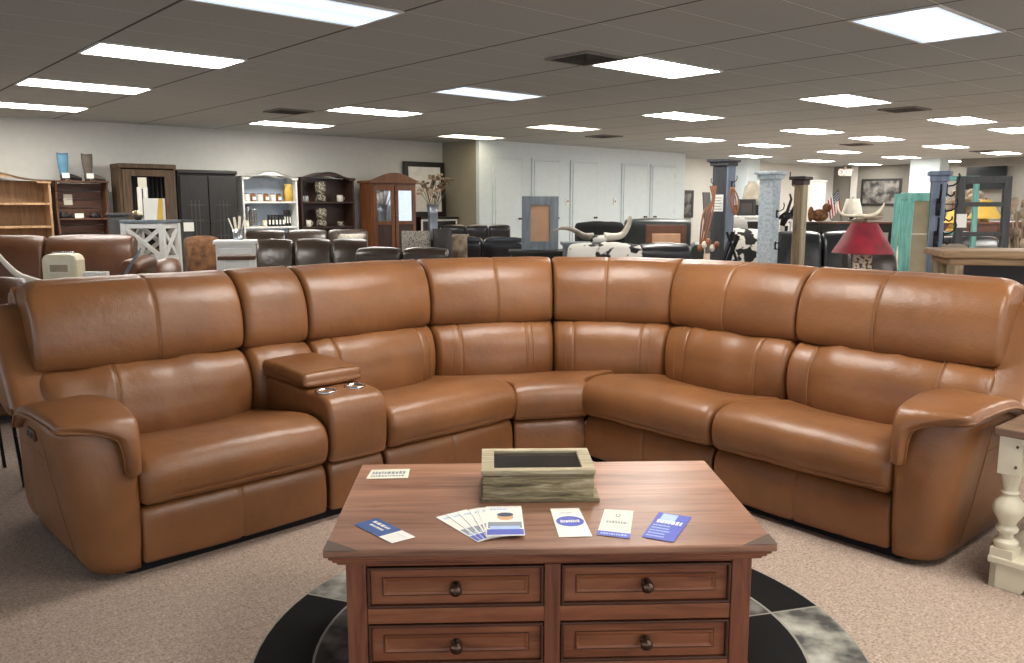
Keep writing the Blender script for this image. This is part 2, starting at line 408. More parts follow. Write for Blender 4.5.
struct('trim_1', bx(26.93, 26.99, 13.15, 13.35, 0, CZ), 'palewall')
struct('baseboard_back', bx(10.5, 17.15, 12.78, 12.799, 0, .1), 'doortrim')
struct('baseboard_left', bx(-7, 10.5, 13.98, 13.999, 0, .1), 'doortrim')
struct('wall_soffit_right', bx(24.9, 25.3, -3, 9.2, 2.36, CZ), 'greywall')
for i, (b0, b1, knob) in enumerate([(10.83, 11.64, 1), (11.9, 12.72, 1), (13.05, 13.92, 0), (14.74, 15.66, 0), (15.78, 16.76, 1)]):
    d = struct('door_%d' % (i+1), bx(b0+.06, b1-.06, 12.755, 12.785, .01, 2.2), 'doorpaint', bevel=.004)
    tr = MB().box(b0, b0+.06, 12.772, 12.799, 0, 2.26).box(b1-.06, b1, 12.772, 12.799, 0, 2.26).box(b0+.06, b1-.06, 12.772, 12.799, 2.205, 2.26)
    tr.build('door_frame', 'doortrim', d, .004)
    kx = b1-.12 if i != 4 else b0+.12
    MB().lathe([(.024, 0), (.024, .01), (.01, .018), (.012, .045), (.024, .055), (.024, .07), (.01, .078)], n=12).xf(Matrix.Translation((kx, 12.745, 1.02)) @ Matrix.Rotation(R(90), 4, 'X')).build('door_knob', 'bronze', d)
    for hz in (.3, 1.1, 1.95): bx(b0+.06 if i != 4 else b1-.075, b0+.075 if i != 4 else b1-.06, 12.748, 12.7545, hz, hz+.09).build('hinge', 'doortrim', d)
# ceiling lights and vents, on the tile grid
TL = .61
def troffer(ib, ia, kind, label):
    t = thing('ceiling_light', label, 'light', W(ib*TL, (ia-.1)*TL, CZ), PHI, 'recessed fluorescent ceiling lights')
    f = MB().box(-.61, .61, -.305, -.285, -.012, -.001).box(-.61, .61, .285, .305, -.012, -.001).box(-.61, -.59, -.285, .285, -.012, -.001).box(.59, .61, -.285, .285, -.012, -.001)
    f.build('frame', 'lightframe', t)
    bx(-.59, .59, -.285, .285, -.008, -.002).build('diffuser', kind, t)
    return t
ROW = {4.36: 'first', 10.36: 'second', 16.36: 'third', 22.36: 'fourth', 26.36: 'fifth', 31.8: 'sixth', 37.4: 'seventh', 42.4: 'last'}
LAB = {(4.36, 8.4): 'large bluish-white ceiling light at the top edge above the left of the sofa',
 (4.36, 12.4): 'long white ceiling light over the left sofa end, second from the camera', (4.36, 16.4): 'white ceiling light above the blonde bookcase, third from the camera', (4.36, 20.4): 'white ceiling light nearest the left wall above the bookcases',
 (10.36, 4.4): 'large bluish ceiling light at the top right above the recliner end', (10.36, 8.4): 'bright ceiling light beside the dark ceiling vent, above the sofa corner', (10.36, 12.4): 'bluish-white ceiling light in front of the white doors',
 (10.36, 16.4): 'white ceiling light above the black framed picture', (10.36, 20.4): 'white ceiling light close to the left wall over the white hutch',
 (16.36, 8.4): 'bright ceiling light above the pale blue post', (16.36, 12.4): 'ceiling light above the white double doors', (16.36, 16.4): 'warm cream ceiling light in front of the narrow white doors', (16.36, 20.4): 'yellowish ceiling light at the corner beside the olive wall',
 (22.36, 12.4): 'small ceiling light in front of the dark grey post', (22.36, 16.4): 'ceiling light just in front of the double doors wall', (22.36, 8.4): 'ceiling light above the weathered wood post'}
for ib in (4.36, 10.36, 16.36, 22.36, 26.36, 31.8, 37.4, 42.4):
    for ia in (.4, 4.4, 8.4, 12.4, 16.4, 20.4):  # nearest rows are out of view, included to light the foreground
        if ib > 17.2 and ia > 20.3 and ib < 28.3: continue
        if ib == 22.36 and ia == 16.4: pass
        k = 'lit_cool' if (ib, ia) in ((4.36, 8.4), (10.36, 4.4), (10.36, 12.4)) else 'lit'
        if (ib, ia) == (22.36, 4.4): k = 'unlit'
        if (ib, ia) in ((16.36, 20.4), (16.36, 16.4)): k = 'lit_dim'
        if ib > 17 and ia < 4: continue
        lb = LAB.get((ib, ia))
        if lb is None and ia == .4: lb = 'unseen ceiling light of the %s cross row, nearest the storefront' % ROW[ib]
        troffer(ib, ia, k, lb or ('switched-off grey ceiling light panel over the teal frames' if k == 'unlit' else 'ceiling light in the %s cross row, %s line from the rear wall' % (ROW[ib], {20.4: 'first', 16.4: 'second', 12.4: 'third', 8.4: 'fourth', 4.4: 'fifth'}[ia])))
for ia in (-3.6,):  # unseen fixtures continuing the grid, added to light the foreground
    for ib in (4.36, 10.36): troffer(ib, ia, 'lit', 'unseen ceiling light near the storefront, behind the camera, %s' % ROW[ib])
def vent(ib, ia, lab):
    t = thing('ceiling_vent', lab, 'vent', W(ib*TL, ia*TL, CZ), PHI, 'ceiling air vents')
    MB().box(-.25, .25, -.25, -.22, -.02, -.001).box(-.25, .25, .22, .25, -.02, -.001).box(-.25, -.22, -.22, .22, -.02, -.001).box(.22, .25, -.22, .22, -.02, -.001).build('frame', 'ventgrey', t)
    bx(-.22, .22, -.22, .22, -.004, -.001).build('duct', 'ventdark', t)
    for k in range(5):
        q = .05+k*.038
        MB().box(-q, q, -q, -q+.012, -.022, -.006).box(-q, q, q-.012, q, -.022, -.006).box(-q, -q+.012, -q, q, -.022, -.006).box(q-.012, q, -q, q, -.022, -.006).build('louvre', 'ventdark', t)
vent(8.9, 8.45, 'dark square ceiling vent beside the bright light above the sofa corner')
vent(8.85, 17.5, 'dark ceiling vent between two lights near the left wall')
vent(19.2, 17.4, 'dark ceiling vent in front of the white doors')
vent(18.8, 8.2, 'dark ceiling vent beside the bright light above the pale blue post')
vent(35.5, 12.3, 'small far ceiling vent above the white end pillar')
vent(28.3, 13.9, 'far ceiling vent above the weathered post')
# ------------------------------------------------------------ the sectional sofa
P0 = (.249, 4.241)
sofa = thing('sectional_sofa', 'long tan leather reclining corner sectional sofa with a cup holder console', 'sofa', (*P0, 0))
TLg = Matrix.Rotation(R(43.2), 4, 'Z'); TRg = Matrix.Rotation(R(-49.3), 4, 'Z')
def frame(pt, ang, hinge): return Matrix.Translation((pt[0]-P0[0], pt[1]-P0[1], 0)) @ Matrix.Rotation(R(ang), 4, 'Z') @ Matrix.Translation((0, -hinge, 0))
UP = [(.63, .655), (.585, .69), (.578, .78), (.605, .885), (.67, .965), (.765, 1.003), (.845, .985), (.875, .92), (.84, .76), (.76, .65)]
LO = [(.62, .28), (.548, .36), (.515, .46), (.523, .56), (.575, .632), (.66, .652), (.76, .62), (.78, .45), (.73, .29)]
SEAT = [(.03, .248), (-.035, .262), (-.058, .325), (-.05, .385), (-.01, .425), (.085, .442), (.32, .418), (.62, .372), (.68, .31), (.5, .26), (.2, .24)]
KICK = [(.0, .04), (-.02, .06), (-.024, .14), (-.014, .215), (.02, .243), (.08, .22), (.09, .06)]
BACK = [(.72, .08), (.76, .5), (.83, .93), (.90, .955), (.945, .88), (.95, .5), (.94, .08)]
front = lambda y, z: 1 if y < .7 else .15
cnt = [0]
def sofa_part(name, prof, T, x0, x1, seams=(), lines=(), r=.03, crown=.012, mit=(0, 0), hinge=0, wr=0, amp=.003, cw=None, mat='tan', span=None, taper=None, parent=None, nx=16, hline=None):
    cnt[0] += 1
    mb, pn = sweep(prof, x0, x1, r, crown, seams, mit, hinge, amp, wr, T, nx, 6, cw, cnt[0], taper)
    o = mb.build(name, mat, parent or sofa)
    th = MB(); any_ = False
    p, nr = pn; n = len(p)
    for x in lines:
        lo, hi = span; th_pts = []; th = MB()
        for i in range(lo, hi+1):
            j = i % n; q = p[j]+nr[j]*(crown*(1-abs(2*(x-x0)/(x1-x0)-1)**2.2)*(cw(p[j][0], p[j][1]) if cw else 1)+.0006)
            th_pts.append(T @ Vector((x, q[0], q[1])))
        th.tube(th_pts, .0014, 5).build('stitching', 'stitch', o)
    if hline is not None:
        th = MB()                               # thread running along the cushion
        j = hline % n
        pts = []
        for k in range(25):
            x = x0+.02+(x1-x0-.04)*k/24; t = 2*(x-x0)/(x1-x0)-1
            e = 0; d = min(x-x0, x1-x)
            if d < r: e = r*(1-math.sqrt(max(0, 1-((r-d)/r)**2)))
            q = p[j]+nr[j]*(crown*(1-abs(t)**2.2)*(cw(p[j][0], p[j][1]) if cw else 1)-e+.0014); xx = x
            if taper: xx = taper(x, q[0], q[1])
            pts.append(T @ Vector((xx, q[0], q[1])))
        th.tube(pts, .0016, 5); any_ = True
    if any_: th.build('stitching', 'stitch', o)
    return o
seatcw = lambda y, z: .2 if z < .3 else (1.0 if y < .12 else 1.0-2.4*min(1, (y-.12)/.35))
lumcw = lambda y, z: .15 if y > .7 else (1.0 if z > .5 else 1.0+1.6*min(1, (.5-z)/.14))
def seat_unit(T, x0, x1):
    sofa_part('seat_cushion', SEAT, T, x0+.004, x1-.004, r=.032, crown=.016, wr=.004, cw=seatcw, hline=8)
    sofa_part('footrest_panel', KICK, T, x0+.006, x1-.006, seams=((x0+x1)/2,), r=.015, crown=.006)
    cnt[0] += 1
def back_unit(T, x0, x1, us, ls, mit=(0, 0), hinge=.78, low=True, wr=.006, end=0):
    def rnd_end(x, y, z):      # rounded top corner on the free end
        t = 2*(x-x0)/(x1-x0)-1
        if end and t*end > 0 and z > .915: x -= end*.075*(1-math.sqrt(max(0, 1-min(1, (z-.915)/.088)**2)))*max(0, (t*end-.55)/.45)
        return x
    g = .003
    sofa_part('headrest_cushion', UP, T, x0+g, x1-g, us, us, .024, .014, mit, hinge, .0022, cw=front, span=(3, 28), taper=rnd_end)
    if low: sofa_part('lumbar_cushion', LO, T, x0+g, x1-g, ls, ls, .03, .02, mit, hinge, wr, cw=lumcw, span=(6, 26))
    sofa_part('back_panel', BACK, T, x0, x1, (), (), .01, 0, (mit[0]*-.3, mit[1]*-.3), hinge, 0, 0)
# left run: recliner, console, armless seat
st0 = seat_unit(TLg, -2.15, -1.40); seat_unit(TLg, -1.112, -.345)
back_unit(TLg, -2.295, -1.445, (-1.83,), (-2.02,), wr=.016, end=-1)
back_unit(TLg, -1.445, -1.12, (), ())
back_unit(TLg, -1.12, -.335, (), (-1.0, -.46), (0, .26), wr=.012)
# right run: armless seat, recliner
seat_unit(TRg, .198, .985); seat_unit(TRg, .985, 1.775)
back_unit(TRg, .175, .995, (.60,), (.36, .84), (.36, 0), wr=.013)
back_unit(TRg, .995, 1.885, (1.38,), (1.12, 1.68), wr=.016, end=1)
# corner wedge
dL = (-.53, 4.585); J = (.228, 4.786)
TA = frame(dL, 14.2, .78); TB = frame(J, -11.7, .78)
back_unit(TA, 0, .78, (.42,), (.16, .60), (.26, .23))
back_unit(TB, 0, .765, (.33,), (.13, .585), (.23, .36))
TWm = TLg @ Matrix.Translation((-.337, 0, 0)); pa = TWm.translation; pb = (TRg @ Matrix.Translation((.195, 0, 0))).translation
wang = math.atan2(pb.y-pa.y, pb.x-pa.x); wlen = (pb-pa).length
TW = Matrix.Translation((pa.x, pa.y, -.014)) @ Matrix.Rotation(wang, 4, 'Z')
wt = lambda x, y, z: x+(2*x/wlen-1)*max(0, y-.02)*.95
sofa_part('seat_cushion', SEAT, TW, .002, wlen-.002, r=.012, crown=.006, cw=seatcw, taper=wt, hline=8)
sofa_part('footrest_panel', KICK, TW, .004, wlen-.004, r=.012, crown=.004)
# console between the left recliner and the armless seat
CON = [(.0, .25), (-.035, .27), (-.05, .34), (-.045, .45), (-.015, .505), (.05, .522), (.2, .524), (.6, .53), (.64, .45), (.62, .26), (.3, .245)]
con = sofa_part('console', CON, TLg, -1.395, -1.117, r=.02, crown=.004, hline=None)
sofa_part('console_panel', KICK, TLg, -1.39, -1.122, r=.015, crown=.004)
LID = [(.17, .535), (.155, .56), (.175, .592), (.3, .602), (.5, .606), (.575, .595), (.58, .56), (.56, .535), (.35, .53)]
sofa_part('console_lid', LID, TLg, -1.40, -1.11, r=.02, crown=.006, parent=con, hline=12)
for cx in (-1.34, -1.20):
    MB().lathe([(.043, .524), (.046, .532), (.040, .534), (.036, .529), (.034, .50), (.001, .499)], (cx, .075, 0), 24, cap=False).xf(TLg).build('cup_holder', 'chrome', con)
bx(-1.29, -1.255, .07, .08, .522, .526).xf(TLg).build('console_button', 'black', con)
# arms
def arm(T, xi, sg, lines_at):
    rs = []
    def foot(z):
        k = max(0, min(1, (z-.03)/.55)); wd = .145+.10*k**.75; yf = -.015-.03*math.sin(PI*min(1, k*1.05)); rd = .105; yb = .74-.28*k
        pts = [(0, yf+.008), (.02, yf)]
        for j in range(9): a = PI/2*j/8; pts.append((wd-rd+rd*math.sin(a), yf+rd*1.15*(1-math.cos(a))))
        for j in range(1, 5): pts.append((wd, yf+rd*1.15+(yb-.06-yf-rd*1.15)*j/4))
        for j in range(1, 6): a = PI/2*j/5; pts.append((wd-.06+.06*math.cos(a), yb-.06+.06*math.sin(a)))
        pts += [(.0, yb)]
        return pts
    for i in range(15):
        z = .03+.54*i/14
        rs.append([T @ Vector((xi+sg*a, y, z+((.02*max(0, min(1, (y-.02)/.2))-.10*max(0, (y-.3)/.2)**2) if i > 10 else 0)*(i-10)/4)) for a, y in foot(z)])
    o = MB().rings(rs).build('arm', 'tan', sofa)
    # padded top that rolls down over the inner front edge
    path = [(.46, .51, .262, .03), (.42, .555, .266, .04), (.35, .592, .272, .044), (.26, .612, .275, .044), (.17, .617, .27, .044), (.09, .613, .262, .044), (.02, .603, .25, .044), (-.03, .588, .235, .042), (-.056, .565, .15, .04), (-.071, .525, .065, .038), (-.076, .47, .046, .036), (-.074, .42, .042, .032), (-.065, .385, .036, .026)]
    pts = catmull([Vector((a, b)) for a, b, _, _ in path], 4, False); ex = catmull([Vector((c, d)) for _, _, c, d in path], 4, False)
    rs = []; edge = []
    for i, q in enumerate(pts):
        t = (pts[min(i+1, len(pts)-1)]-pts[max(0, i-1)]).normalized(); nn = Vector((t[1], -t[0])); nn = nn if (nn.x*.3+nn.y > 0 if q.x > -.02 else nn.x < 0) else -nn
        wd, th = ex[i]; ring = []; inn = .10*max(0, min(1, (q.x-.12)/.3))**1.3; rr = min(th*.5, wd*.45)
        e0 = 1 if i not in (0, len(pts)-1) else .6
        for cxx, czz, a0 in ((wd-.0-rr, 0, 0), (inn-.012+rr, 0, 90), (inn-.012+rr, -th+2*rr, 180), (wd-rr, -th+2*rr, 270)):
            for j in range(5):
                a = R(a0+90*j/4); u = cxx+rr*math.cos(a); v = czz+rr*(math.sin(a)-1)
                v += .012*(1-((u-wd/2)/(wd/2+.001))**2) if v > -rr else 0
                yz = q+nn*(v*e0)
                ring.append(T @ Vector((xi+sg*u, yz.x, yz.y)))
        rs.append(ring)
        k = q+nn*(-th*.55); edge.append(T @ Vector((xi+sg*(wd+.002), k.x, k.y)))
    pd = MB().rings(rs).build('arm_pad', 'tan_pad', o)
    MB().tube(edge, .0045, 6).build('piping', 'tan', o)
    # thread on the outer side and front
    for yy in lines_at:
        MB().tube([T @ Vector((xi+sg*((.1465)+.10*max(0, (z-.03)/.55)**.75), yy, z)) for z in [.06+.45*k/10 for k in range(11)]], .0014, 5).build('stitching', 'stitch', o)
    MB().tube([T @ Vector((xi+sg*((.1465)+.10*((.43-.03)/.55)**.75), y, .43)) for y in [lines_at[0]+(.6-lines_at[0])*k/5 for k in range(6)]], .0014, 5).build('stitching', 'stitch', o)
    m = T @ Matrix.Translation((xi+sg*.237, .30, .50))
    sw = bx(-.006, .006, -.045, .045, -.02, .02).xf(m).build('power_switch', 'bronze', o, .004)
    for k in (-.022, .022): bx(-.009, .009, k-.012, k+.012, -.01, .01).xf(m).build('switch_button', 'black', o, .003)
    # upholstered side of the back, standing behind the arm
    WG = [(.52, .52), (.56, .58), (.62, .66), (.69, .75), (.765, .86), (.81, .895), (.87, .895), (.92, .82), (.87, .64), (.78, .54), (.64, .50)]
    a, b = sorted((xi+sg*.06, xi+sg*.245))
    sofa_part('back_wing', WG, T, a, b, r=.035, crown=.008, amp=.002)
arm(TLg, -2.152, -1, (.18,)); arm(TRg, 1.78, 1, (.18,))
# base rails the sofa stands on; their black strip paints the shadow beneath
b = MB().prism([(-.30, .025), (-2.17, .025), (-2.26, .14), (-2.26, .6), (-2.18, .88), (-.30, .88)], 0, .045, 'z').xf(TLg); b2 = MB().prism([(.2, .025), (1.79, .025), (1.88, .14), (1.88, .6), (1.80, .88), (.2, .88)], 0, .045, 'z').xf(TRg)
b.add(b2.v, b2.f); b3 = MB().box(0, wlen, .025, .5, 0, .045).xf(TW); b.add(b3.v, b3.f)
b.build('base', 'base_shadow', sofa)
# ------------------------------------------------------------ round patchwork hide rug
def hide_rug():
    m1 = spotted('grey_brindle_hide', '3a3936', 'a9a699', 9, .36, .62, .75, 7.0); m2 = plain('black_hide', '0c0b0b', .8, 0, .2, .2); m3 = plain('hide_seam', '8c897f', .9)
    m4 = spotted('dark_brindle_hide', '262624', '6f6d66', 11, .4, .66, .75, 7.0)
    mb = MB(); mats = []
    def quad(r0, r1, a0, a1, z, mi):
        k = 8
        rs0 = [(r0*math.cos(R(a0+(a1-a0)*j/k)), r0*math.sin(R(a0+(a1-a0)*j/k)), z) for j in range(k+1)]
        rs1 = [(r1*math.cos(R(a0+(a1-a0)*j/k)), r1*math.sin(R(a0+(a1-a0)*j/k)), z) for j in range(k+1)]
        for j in range(k): mb.add([rs0[j], rs1[j], rs1[j+1], rs0[j+1]], [(0, 1, 2, 3)]); mats.append(mi)
    for s in range(10):
        a = 15+36*s
        quad(.72, .885, a+.3, a+35.7, .007, 1 if s % 2 == 0 else 0)
        quad(.36, .712, a+.3, a+35.7, .007, 3 if s % 2 == 0 else 1)
        quad(.001, .353, a+.3, a+35.7, .007, 1 if s % 2 == 0 else 0)
    mb.rings([[(r*math.cos(2*PI*j/96), r*math.sin(2*PI*j/96), z) for j in range(96)] for r, z in ((.89, 0), (.89, .0055), (.886, .0066))])
    o = mb.build('hide_rug', m1)
    for m in (m2, m3, m4): o.data.materials.append(m)
    for i, p in enumerate(o.data.polygons): p.material_index = mats[i] if i < len(mats) else 2
    # black is slot 1, brindle slot 0, seams slot 2, dark brindle slot 3
    o.location = (.14, 2.29, 0)
    tag(o, 'round black and grey patchwork hide rug under the coffee table', 'rug'); return o
hide_rug()
# ------------------------------------------------------------ coffee table
ct = thing('coffee_table', 'cherry-brown wooden coffee table with four knobbed drawers', 'table', (.089, 2.315, .0075), 2.1)
top = bx(-.575, .575, -.35, .35, .42, .44).build('tabletop', 'tabletop', ct, .005)
for sx in (-1, 1):
    for sy in (-1,):
        MB().prism([(sx*.5745, sy*.3495), (sx*.485, sy*.3495), (sx*.5745, sy*.28)], .4402, .4408, 'z').build('corner_patch', 'cornerdark', top)
mo = MB()
for ins, z0, z1 in ((.010, .409, .42), (.018, .399, .409), (.028, .389, .399)): mo.box(-.575+ins, .575-ins, -.35+ins, .35-ins, z0, z1)
mo.build('cornice', 'cheery', ct, .005)
for sx in (-1, 1):
    for sy in (-1, 1): bx(sx*.501-.026, sx*.501+.026, sy*.275-.026, sy*.275+.026, .07, .389).build('post', 'cherry_v', ct, .003)
for sy in (-1, 1): bx(-.016, .027, sy*.275-.024, sy*.275+.024, .098, .374).build('stile', 'cherry_v', ct, .003)
rl = MB()
for sy in (-1, 1):
    for z0, z1 in ((.374, .388), (.215, .257), (.083, .098)): rl.box(-.475, .475, sy*.275-.022, sy*.275+.022, z0, z1)
rl.build('rail', 'cheery', ct, .002)
MB().box(-.515, -.495, -.249, .249, .09, .388).box(.495, .515, -.249, .249, .09, .388).box(-.49, .49, -.245, -.235, .09, .388).box(-.49, .49, .235, .245, .09, .388).build('side_panel', 'cheery', ct)
MB().box(-.545, .545, -.325, .325, 0, .06).box(-.535, .535, -.315, .315, .06, .082).build('plinth', 'cheery', ct, .006)
for (x0, x1) in ((-.473, -.018), (.029, .473)):
    for (z0, z1) in ((.26, .371), (.101, .212)):
        d = bx(x0+.007, x1-.007, -.29, -.25, z0+.006, z1-.006).build('drawer', 'cheery', ct, .002)
        y = -.302
        MB().box(x0, x1, y, -.285, z1-.007, z1).box(x0, x1, y, -.285, z0, z0+.007).box(x0, x0+.007, y, -.285, z0+.007, z1-.007).box(x1-.007, x1, y, -.285, z0+.007, z1-.007).build('drawer_bead', 'glaze', d, .0025)
        MB().rings([[(x0+.042+i, yy, z0+.035+i), (x1-.042-i, yy, z0+.035+i), (x1-.042-i, yy, z1-.035-i), (x0+.042+i, yy, z1-.035-i)] for i, yy in ((-.005, -.29), (0, -.296), (.006, -.2935), (.007, -.292))], smooth=False).build('drawer_panel', 'cheery', d)
        pb = MB(); u0, u1, w0, w1 = x0+.037, x1-.037, z0+.03, z1-.03
        pb.box(u0, u1, -.2925, -.2895, w0, w0+.003).box(u0, u1, -.2925, -.2895, w1-.003, w1).box(u0, u0+.003, -.2925, -.2895, w0+.003, w1-.003).box(u1-.003, u1, -.2925, -.2895, w0+.003, w1-.003).build('panel_bead', 'glaze', d)
        MB().lathe([(.014, 0), (.014, .004), (.007, .008), (.007, .016), (.0145, .022), (.0165, .029), (.0125, .035), (.004, .038)], n=20).xf(Matrix.Translation(((x0+x1)/2, -.2935, (z0+z1)/2)) @ Matrix.Rotation(R(90), 4, 'X')).build('knob', 'bronze', d)
ZT = .0075+.441
def on_table(b, name, label, cat, u): pass
# barn-wood box
bxo = thing('wooden_box', 'rough barn-wood box with dark glass lid on the coffee table', 'box', (.074, 2.398, ZT), 1.5)
MB().box(-.162, .162, -.105, -.09, .012, .082).box(-.162, .162, .09, .105, .012, .082).box(-.162, -.147, -.09, .09, .012, .082).box(.147, .162, -.09, .09, .012, .082).build('box_side', 'barn', bxo, .002)
bx(-.166, .178, -.116, .112, 0, .013).build('box_base', 'barn', bxo, .002)
lid = MB().box(-.166, .166, -.11, -.082, .082, .095).box(-.166, .166, .082, .11, .082, .095).box(-.166, -.128, -.082, .082, .082, .095).box(.128, .166, -.082, .082, .082, .095).build('lid_frame', 'barn_top', bxo, .002)
bx(-.128, .128, -.082, .082, .084, .087).build('lid_glass', 'darkglass', lid)
# leaflets
def sheet(mb, pts, z, th=.0006):
    mb.prism([(p[0], p[1]) for p in pts], z, z+th, 'z')
def leaflet(name, label, pts, mat, prints, cat='leaflet', group=None, dz=0):
    """pts: corner order back-left, back-right, front-right, front-left in table-top metres; prints: (u0,u1,v0,v1,material) in the sheet's own 0..1"""
    cx = sum(p[0] for p in pts)/4; cy = sum(p[1] for p in pts)/4
    q = [(p[0]-cx, p[1]-cy) for p in pts]
    o = MB(); sheet(o, q, 0); o = o.build(name, mat); o.location = (cx, cy, ZT+.0004+dz); tag(o, label, cat, group)
    def uv(u, v):
        a = [q[3][k]+(q[2][k]-q[3][k])*u for k in (0, 1)]; b = [q[0][k]+(q[1][k]-q[0][k])*u for k in (0, 1)]
        return [a[k]+(b[k]-a[k])*v for k in (0, 1)]
    by = {}
    for pr in prints:
        u0, u1, v0, v1, mt = pr[:5]; lay = pr[5] if len(pr) > 5 else 0
        m = by.setdefault((mt, lay), MB())
        if len(pr) > 6:     # oval
            sheet(m, [uv((u0+u1)/2+(u1-u0)/2*math.cos(2*PI*k/24), (v0+v1)/2+(v1-v0)/2*math.sin(2*PI*k/24)) for k in range(24)], .0007+lay*.0003, .0002)
        else: sheet(m, [uv(u0, v0), uv(u1, v0), uv(u1, v1), uv(u0, v1)], .0007+lay*.0003, .0002)
    for (mt, lay), m in by.items(): m.build('print', mt, o)
    return o
def marks(u0, u1, v, h, mt, lay=1, n=9, seed=1):
    rnd = random.Random(seed); out = []; x = u0
    while x < u1-.02:
        wd = (u1-u0)/n*rnd.uniform(.4, .9); out.append((x, min(u1, x+wd), v-h/2, v+h/2*rnd.uniform(.6, 1), mt, lay)); x += wd+(u1-u0)/n*.25
    return out
leaflet('price_card', 'cream price card with hand lettering at the back left of the coffee table', [(-.456, 2.578), (-.333, 2.588), (-.328, 2.498), (-.459, 2.489)], 'cream_paper',
        marks(.08, .92, .62, .3, 'ink', 0, 9, 3)+marks(.08, .92, .28, .16, 'ink', 0, 11, 4), 'card')
leaflet('brochure', 'navy and white brochure at the left corner of the coffee table', [(-.372, 2.162), (-.25, 2.03), (-.305, 1.99), (-.425, 2.115)], 'paper',
        [(0, .66, 0, 1, 'blue_print')]+marks(.1, .5, .72, .16, 'paper', 1, 4, 5)+marks(.16, .5, .46, .12, 'paper', 1, 5, 6)+marks(.72, .95, .7, .03, 'pale_print', 0, 5, 7), 'brochure')
leaflet('brochure', 'white leaflet with a violet-blue oval, in front of the barn-wood box', [(.108, 2.232), (.19, 2.238), (.209, 2.035), (.122, 2.03)], 'paper',
        [(.06, .96, .34, .7, 'violet_print', 0, 1)]+marks(.2, .82, .52, .09, 'paper', 1, 8, 8)+marks(.3, .7, .82, .03, 'ink', 0, 5, 9), 'brochure')
leaflet('brochure', 'cream leaflet with a blue bottom band, right of the oval leaflet', [(.262, 2.228), (.342, 2.215), (.304, 2.02), (.221, 2.046)], 'cream_paper',
        [(0, 1, 0, .16, 'violet_print')]+marks(.18, .86, .52, .08, 'ink', 0, 7, 10)+[(.42, .6, .72, .84, 'ink', 0, 1), (.46, .56, .745, .815, 'cream_paper', 1, 1)]+marks(.1, .9, .08, .05, 'pale_print', 1, 9, 11), 'brochure')
leaflet('brochure', 'violet-blue leaflet with pale lettering at the right end of the leaflets', [(.412, 2.206), (.496, 2.168), (.412, 1.997), (.337, 2.032)], 'violet_print',
        [(.16, .62, .62, .97, 'pale_print', 0)]+marks(.12, .92, .66, .14, 'paper', 1, 6, 12)+sum([marks(.08, .6+.05*(k % 3), .5-.1*k, .045, 'pale_print', 1, 8, 20+k) for k in range(5)], []), 'brochure')
# fanned pile of six leaflets
fan = [(-.108, 2.112, 36), (-.088, 2.118, 30), (-.066, 2.122, 23), (-.045, 2.125, 16), (-.032, 2.125, 9), (-.02, 2.125, 2)]
fl = ['outermost left', 'second from the left', 'third from the left', 'third from the right', 'second from the right', 'topmost right']
for k, (cx, cy, an) in enumerate(fan):
    a = R(an); hw, hh = .05, .105
    cr = [(-hw, hh), (hw, hh), (hw, -hh), (-hw, -hh)]
    pts = [(cx+x*math.cos(a)-y*math.sin(a), cy+x*math.sin(a)+y*math.cos(a)) for x, y in cr]
    leaflet('flyer', 'white and blue photo flyer in the fanned pile, %s' % fl[k], pts, 'paper',
            [(.02, .98, .03, .2, 'violet_print'), (.05, .95, .24, .44, 'ink'), (.3, .75, .5, .72, 'skin_print', 0, 1), (.3, .75, .62, .76, 'dark_ink', 1, 1), (.1, .9, .2, .3, 'pale_print', 1)]+marks(.12, .6, .88, .05, 'pale_print', 0, 5, 30+k),
            'flyer', 'fanned pile of flyers', k*.0016)
# ------------------------------------------------------------ cream end table at the right
et = thing('end_table', 'cream-painted end table with brown top and turned legs beside the sofa arm', 'table', (2.066, 2.655, 0), -49.3)
bx(-.315, .315, -.315, .315, .535, .565).build('tabletop', 'endtop', et, .006)
bx(-.26, .26, -.26, .26, .40, .534).build('apron', 'cream', et, .003)
dr = bx(-.19, .19, -.272, -.262, .42, .515).build('drawer', 'cream', et, .003)
MB().rings([[(-.17+i, y, .437+i), (.17-i, y, .437+i), (.17-i, y, .498-i), (-.17+i, y, .498-i)] for i, y in ((0, -.272), (.004, -.276), (.014, -.273))], smooth=False).build('drawer_panel', 'cream', dr)
MB().ball((0, -.284, .468), .014).build('knob', 'bronze', dr)
TURN = [(.034, .14), (.038, .15), (.038, .165), (.024, .175), (.022, .19), (.034, .20), (.036, .212), (.026, .222), (.03, .235), (.046, .262), (.05, .282), (.044, .302), (.03, .318), (.022, .33), (.03, .336), (.022, .343), (.024, .36), (.031, .39), (.034, .405)]
for sx in (-1, 1):
    for sy in (-1, 1):
        l = MB().lathe(TURN, (sx*.265, sy*.265, 0), 20).box(sx*.265-.036, sx*.265+.036, sy*.265-.036, sy*.265+.036, .403, .536).box(sx*.265-.036, sx*.265+.036, sy*.265-.036, sy*.265+.036, .10, .142).build('leg', 'cream', et, .002)
        for z in (.435, .505):
            MB().ball((sx*.245, sy*.265-.036 if sy < 0 else sy*.265+.036, z), .005, n=8, m=6).build('peg', 'bronze', l)
sh = bx(-.305, .305, -.305, .305, .085, .112).build('shelf', 'cream', et, .006)
fo = MB()
for sx in (-1, 1):
    for sy in (-1, 1):
        for ax in ('x', 'y'):
            pr = [(0, .085), (.26, .085), (.2, .07), (.13, .055), (.11, .02), (.1, 0), (0, 0)]
            if ax == 'y': fo.prism([(sx*(.297-a), z) for a, z in pr], sy*.297, sy*.275, 'y')
            else: fo.prism([(sy*(.297-a), z) for a, z in pr], sx*.297, sx*.275, 'x')
fo.build('bracket_foot', 'cream', et, .002)
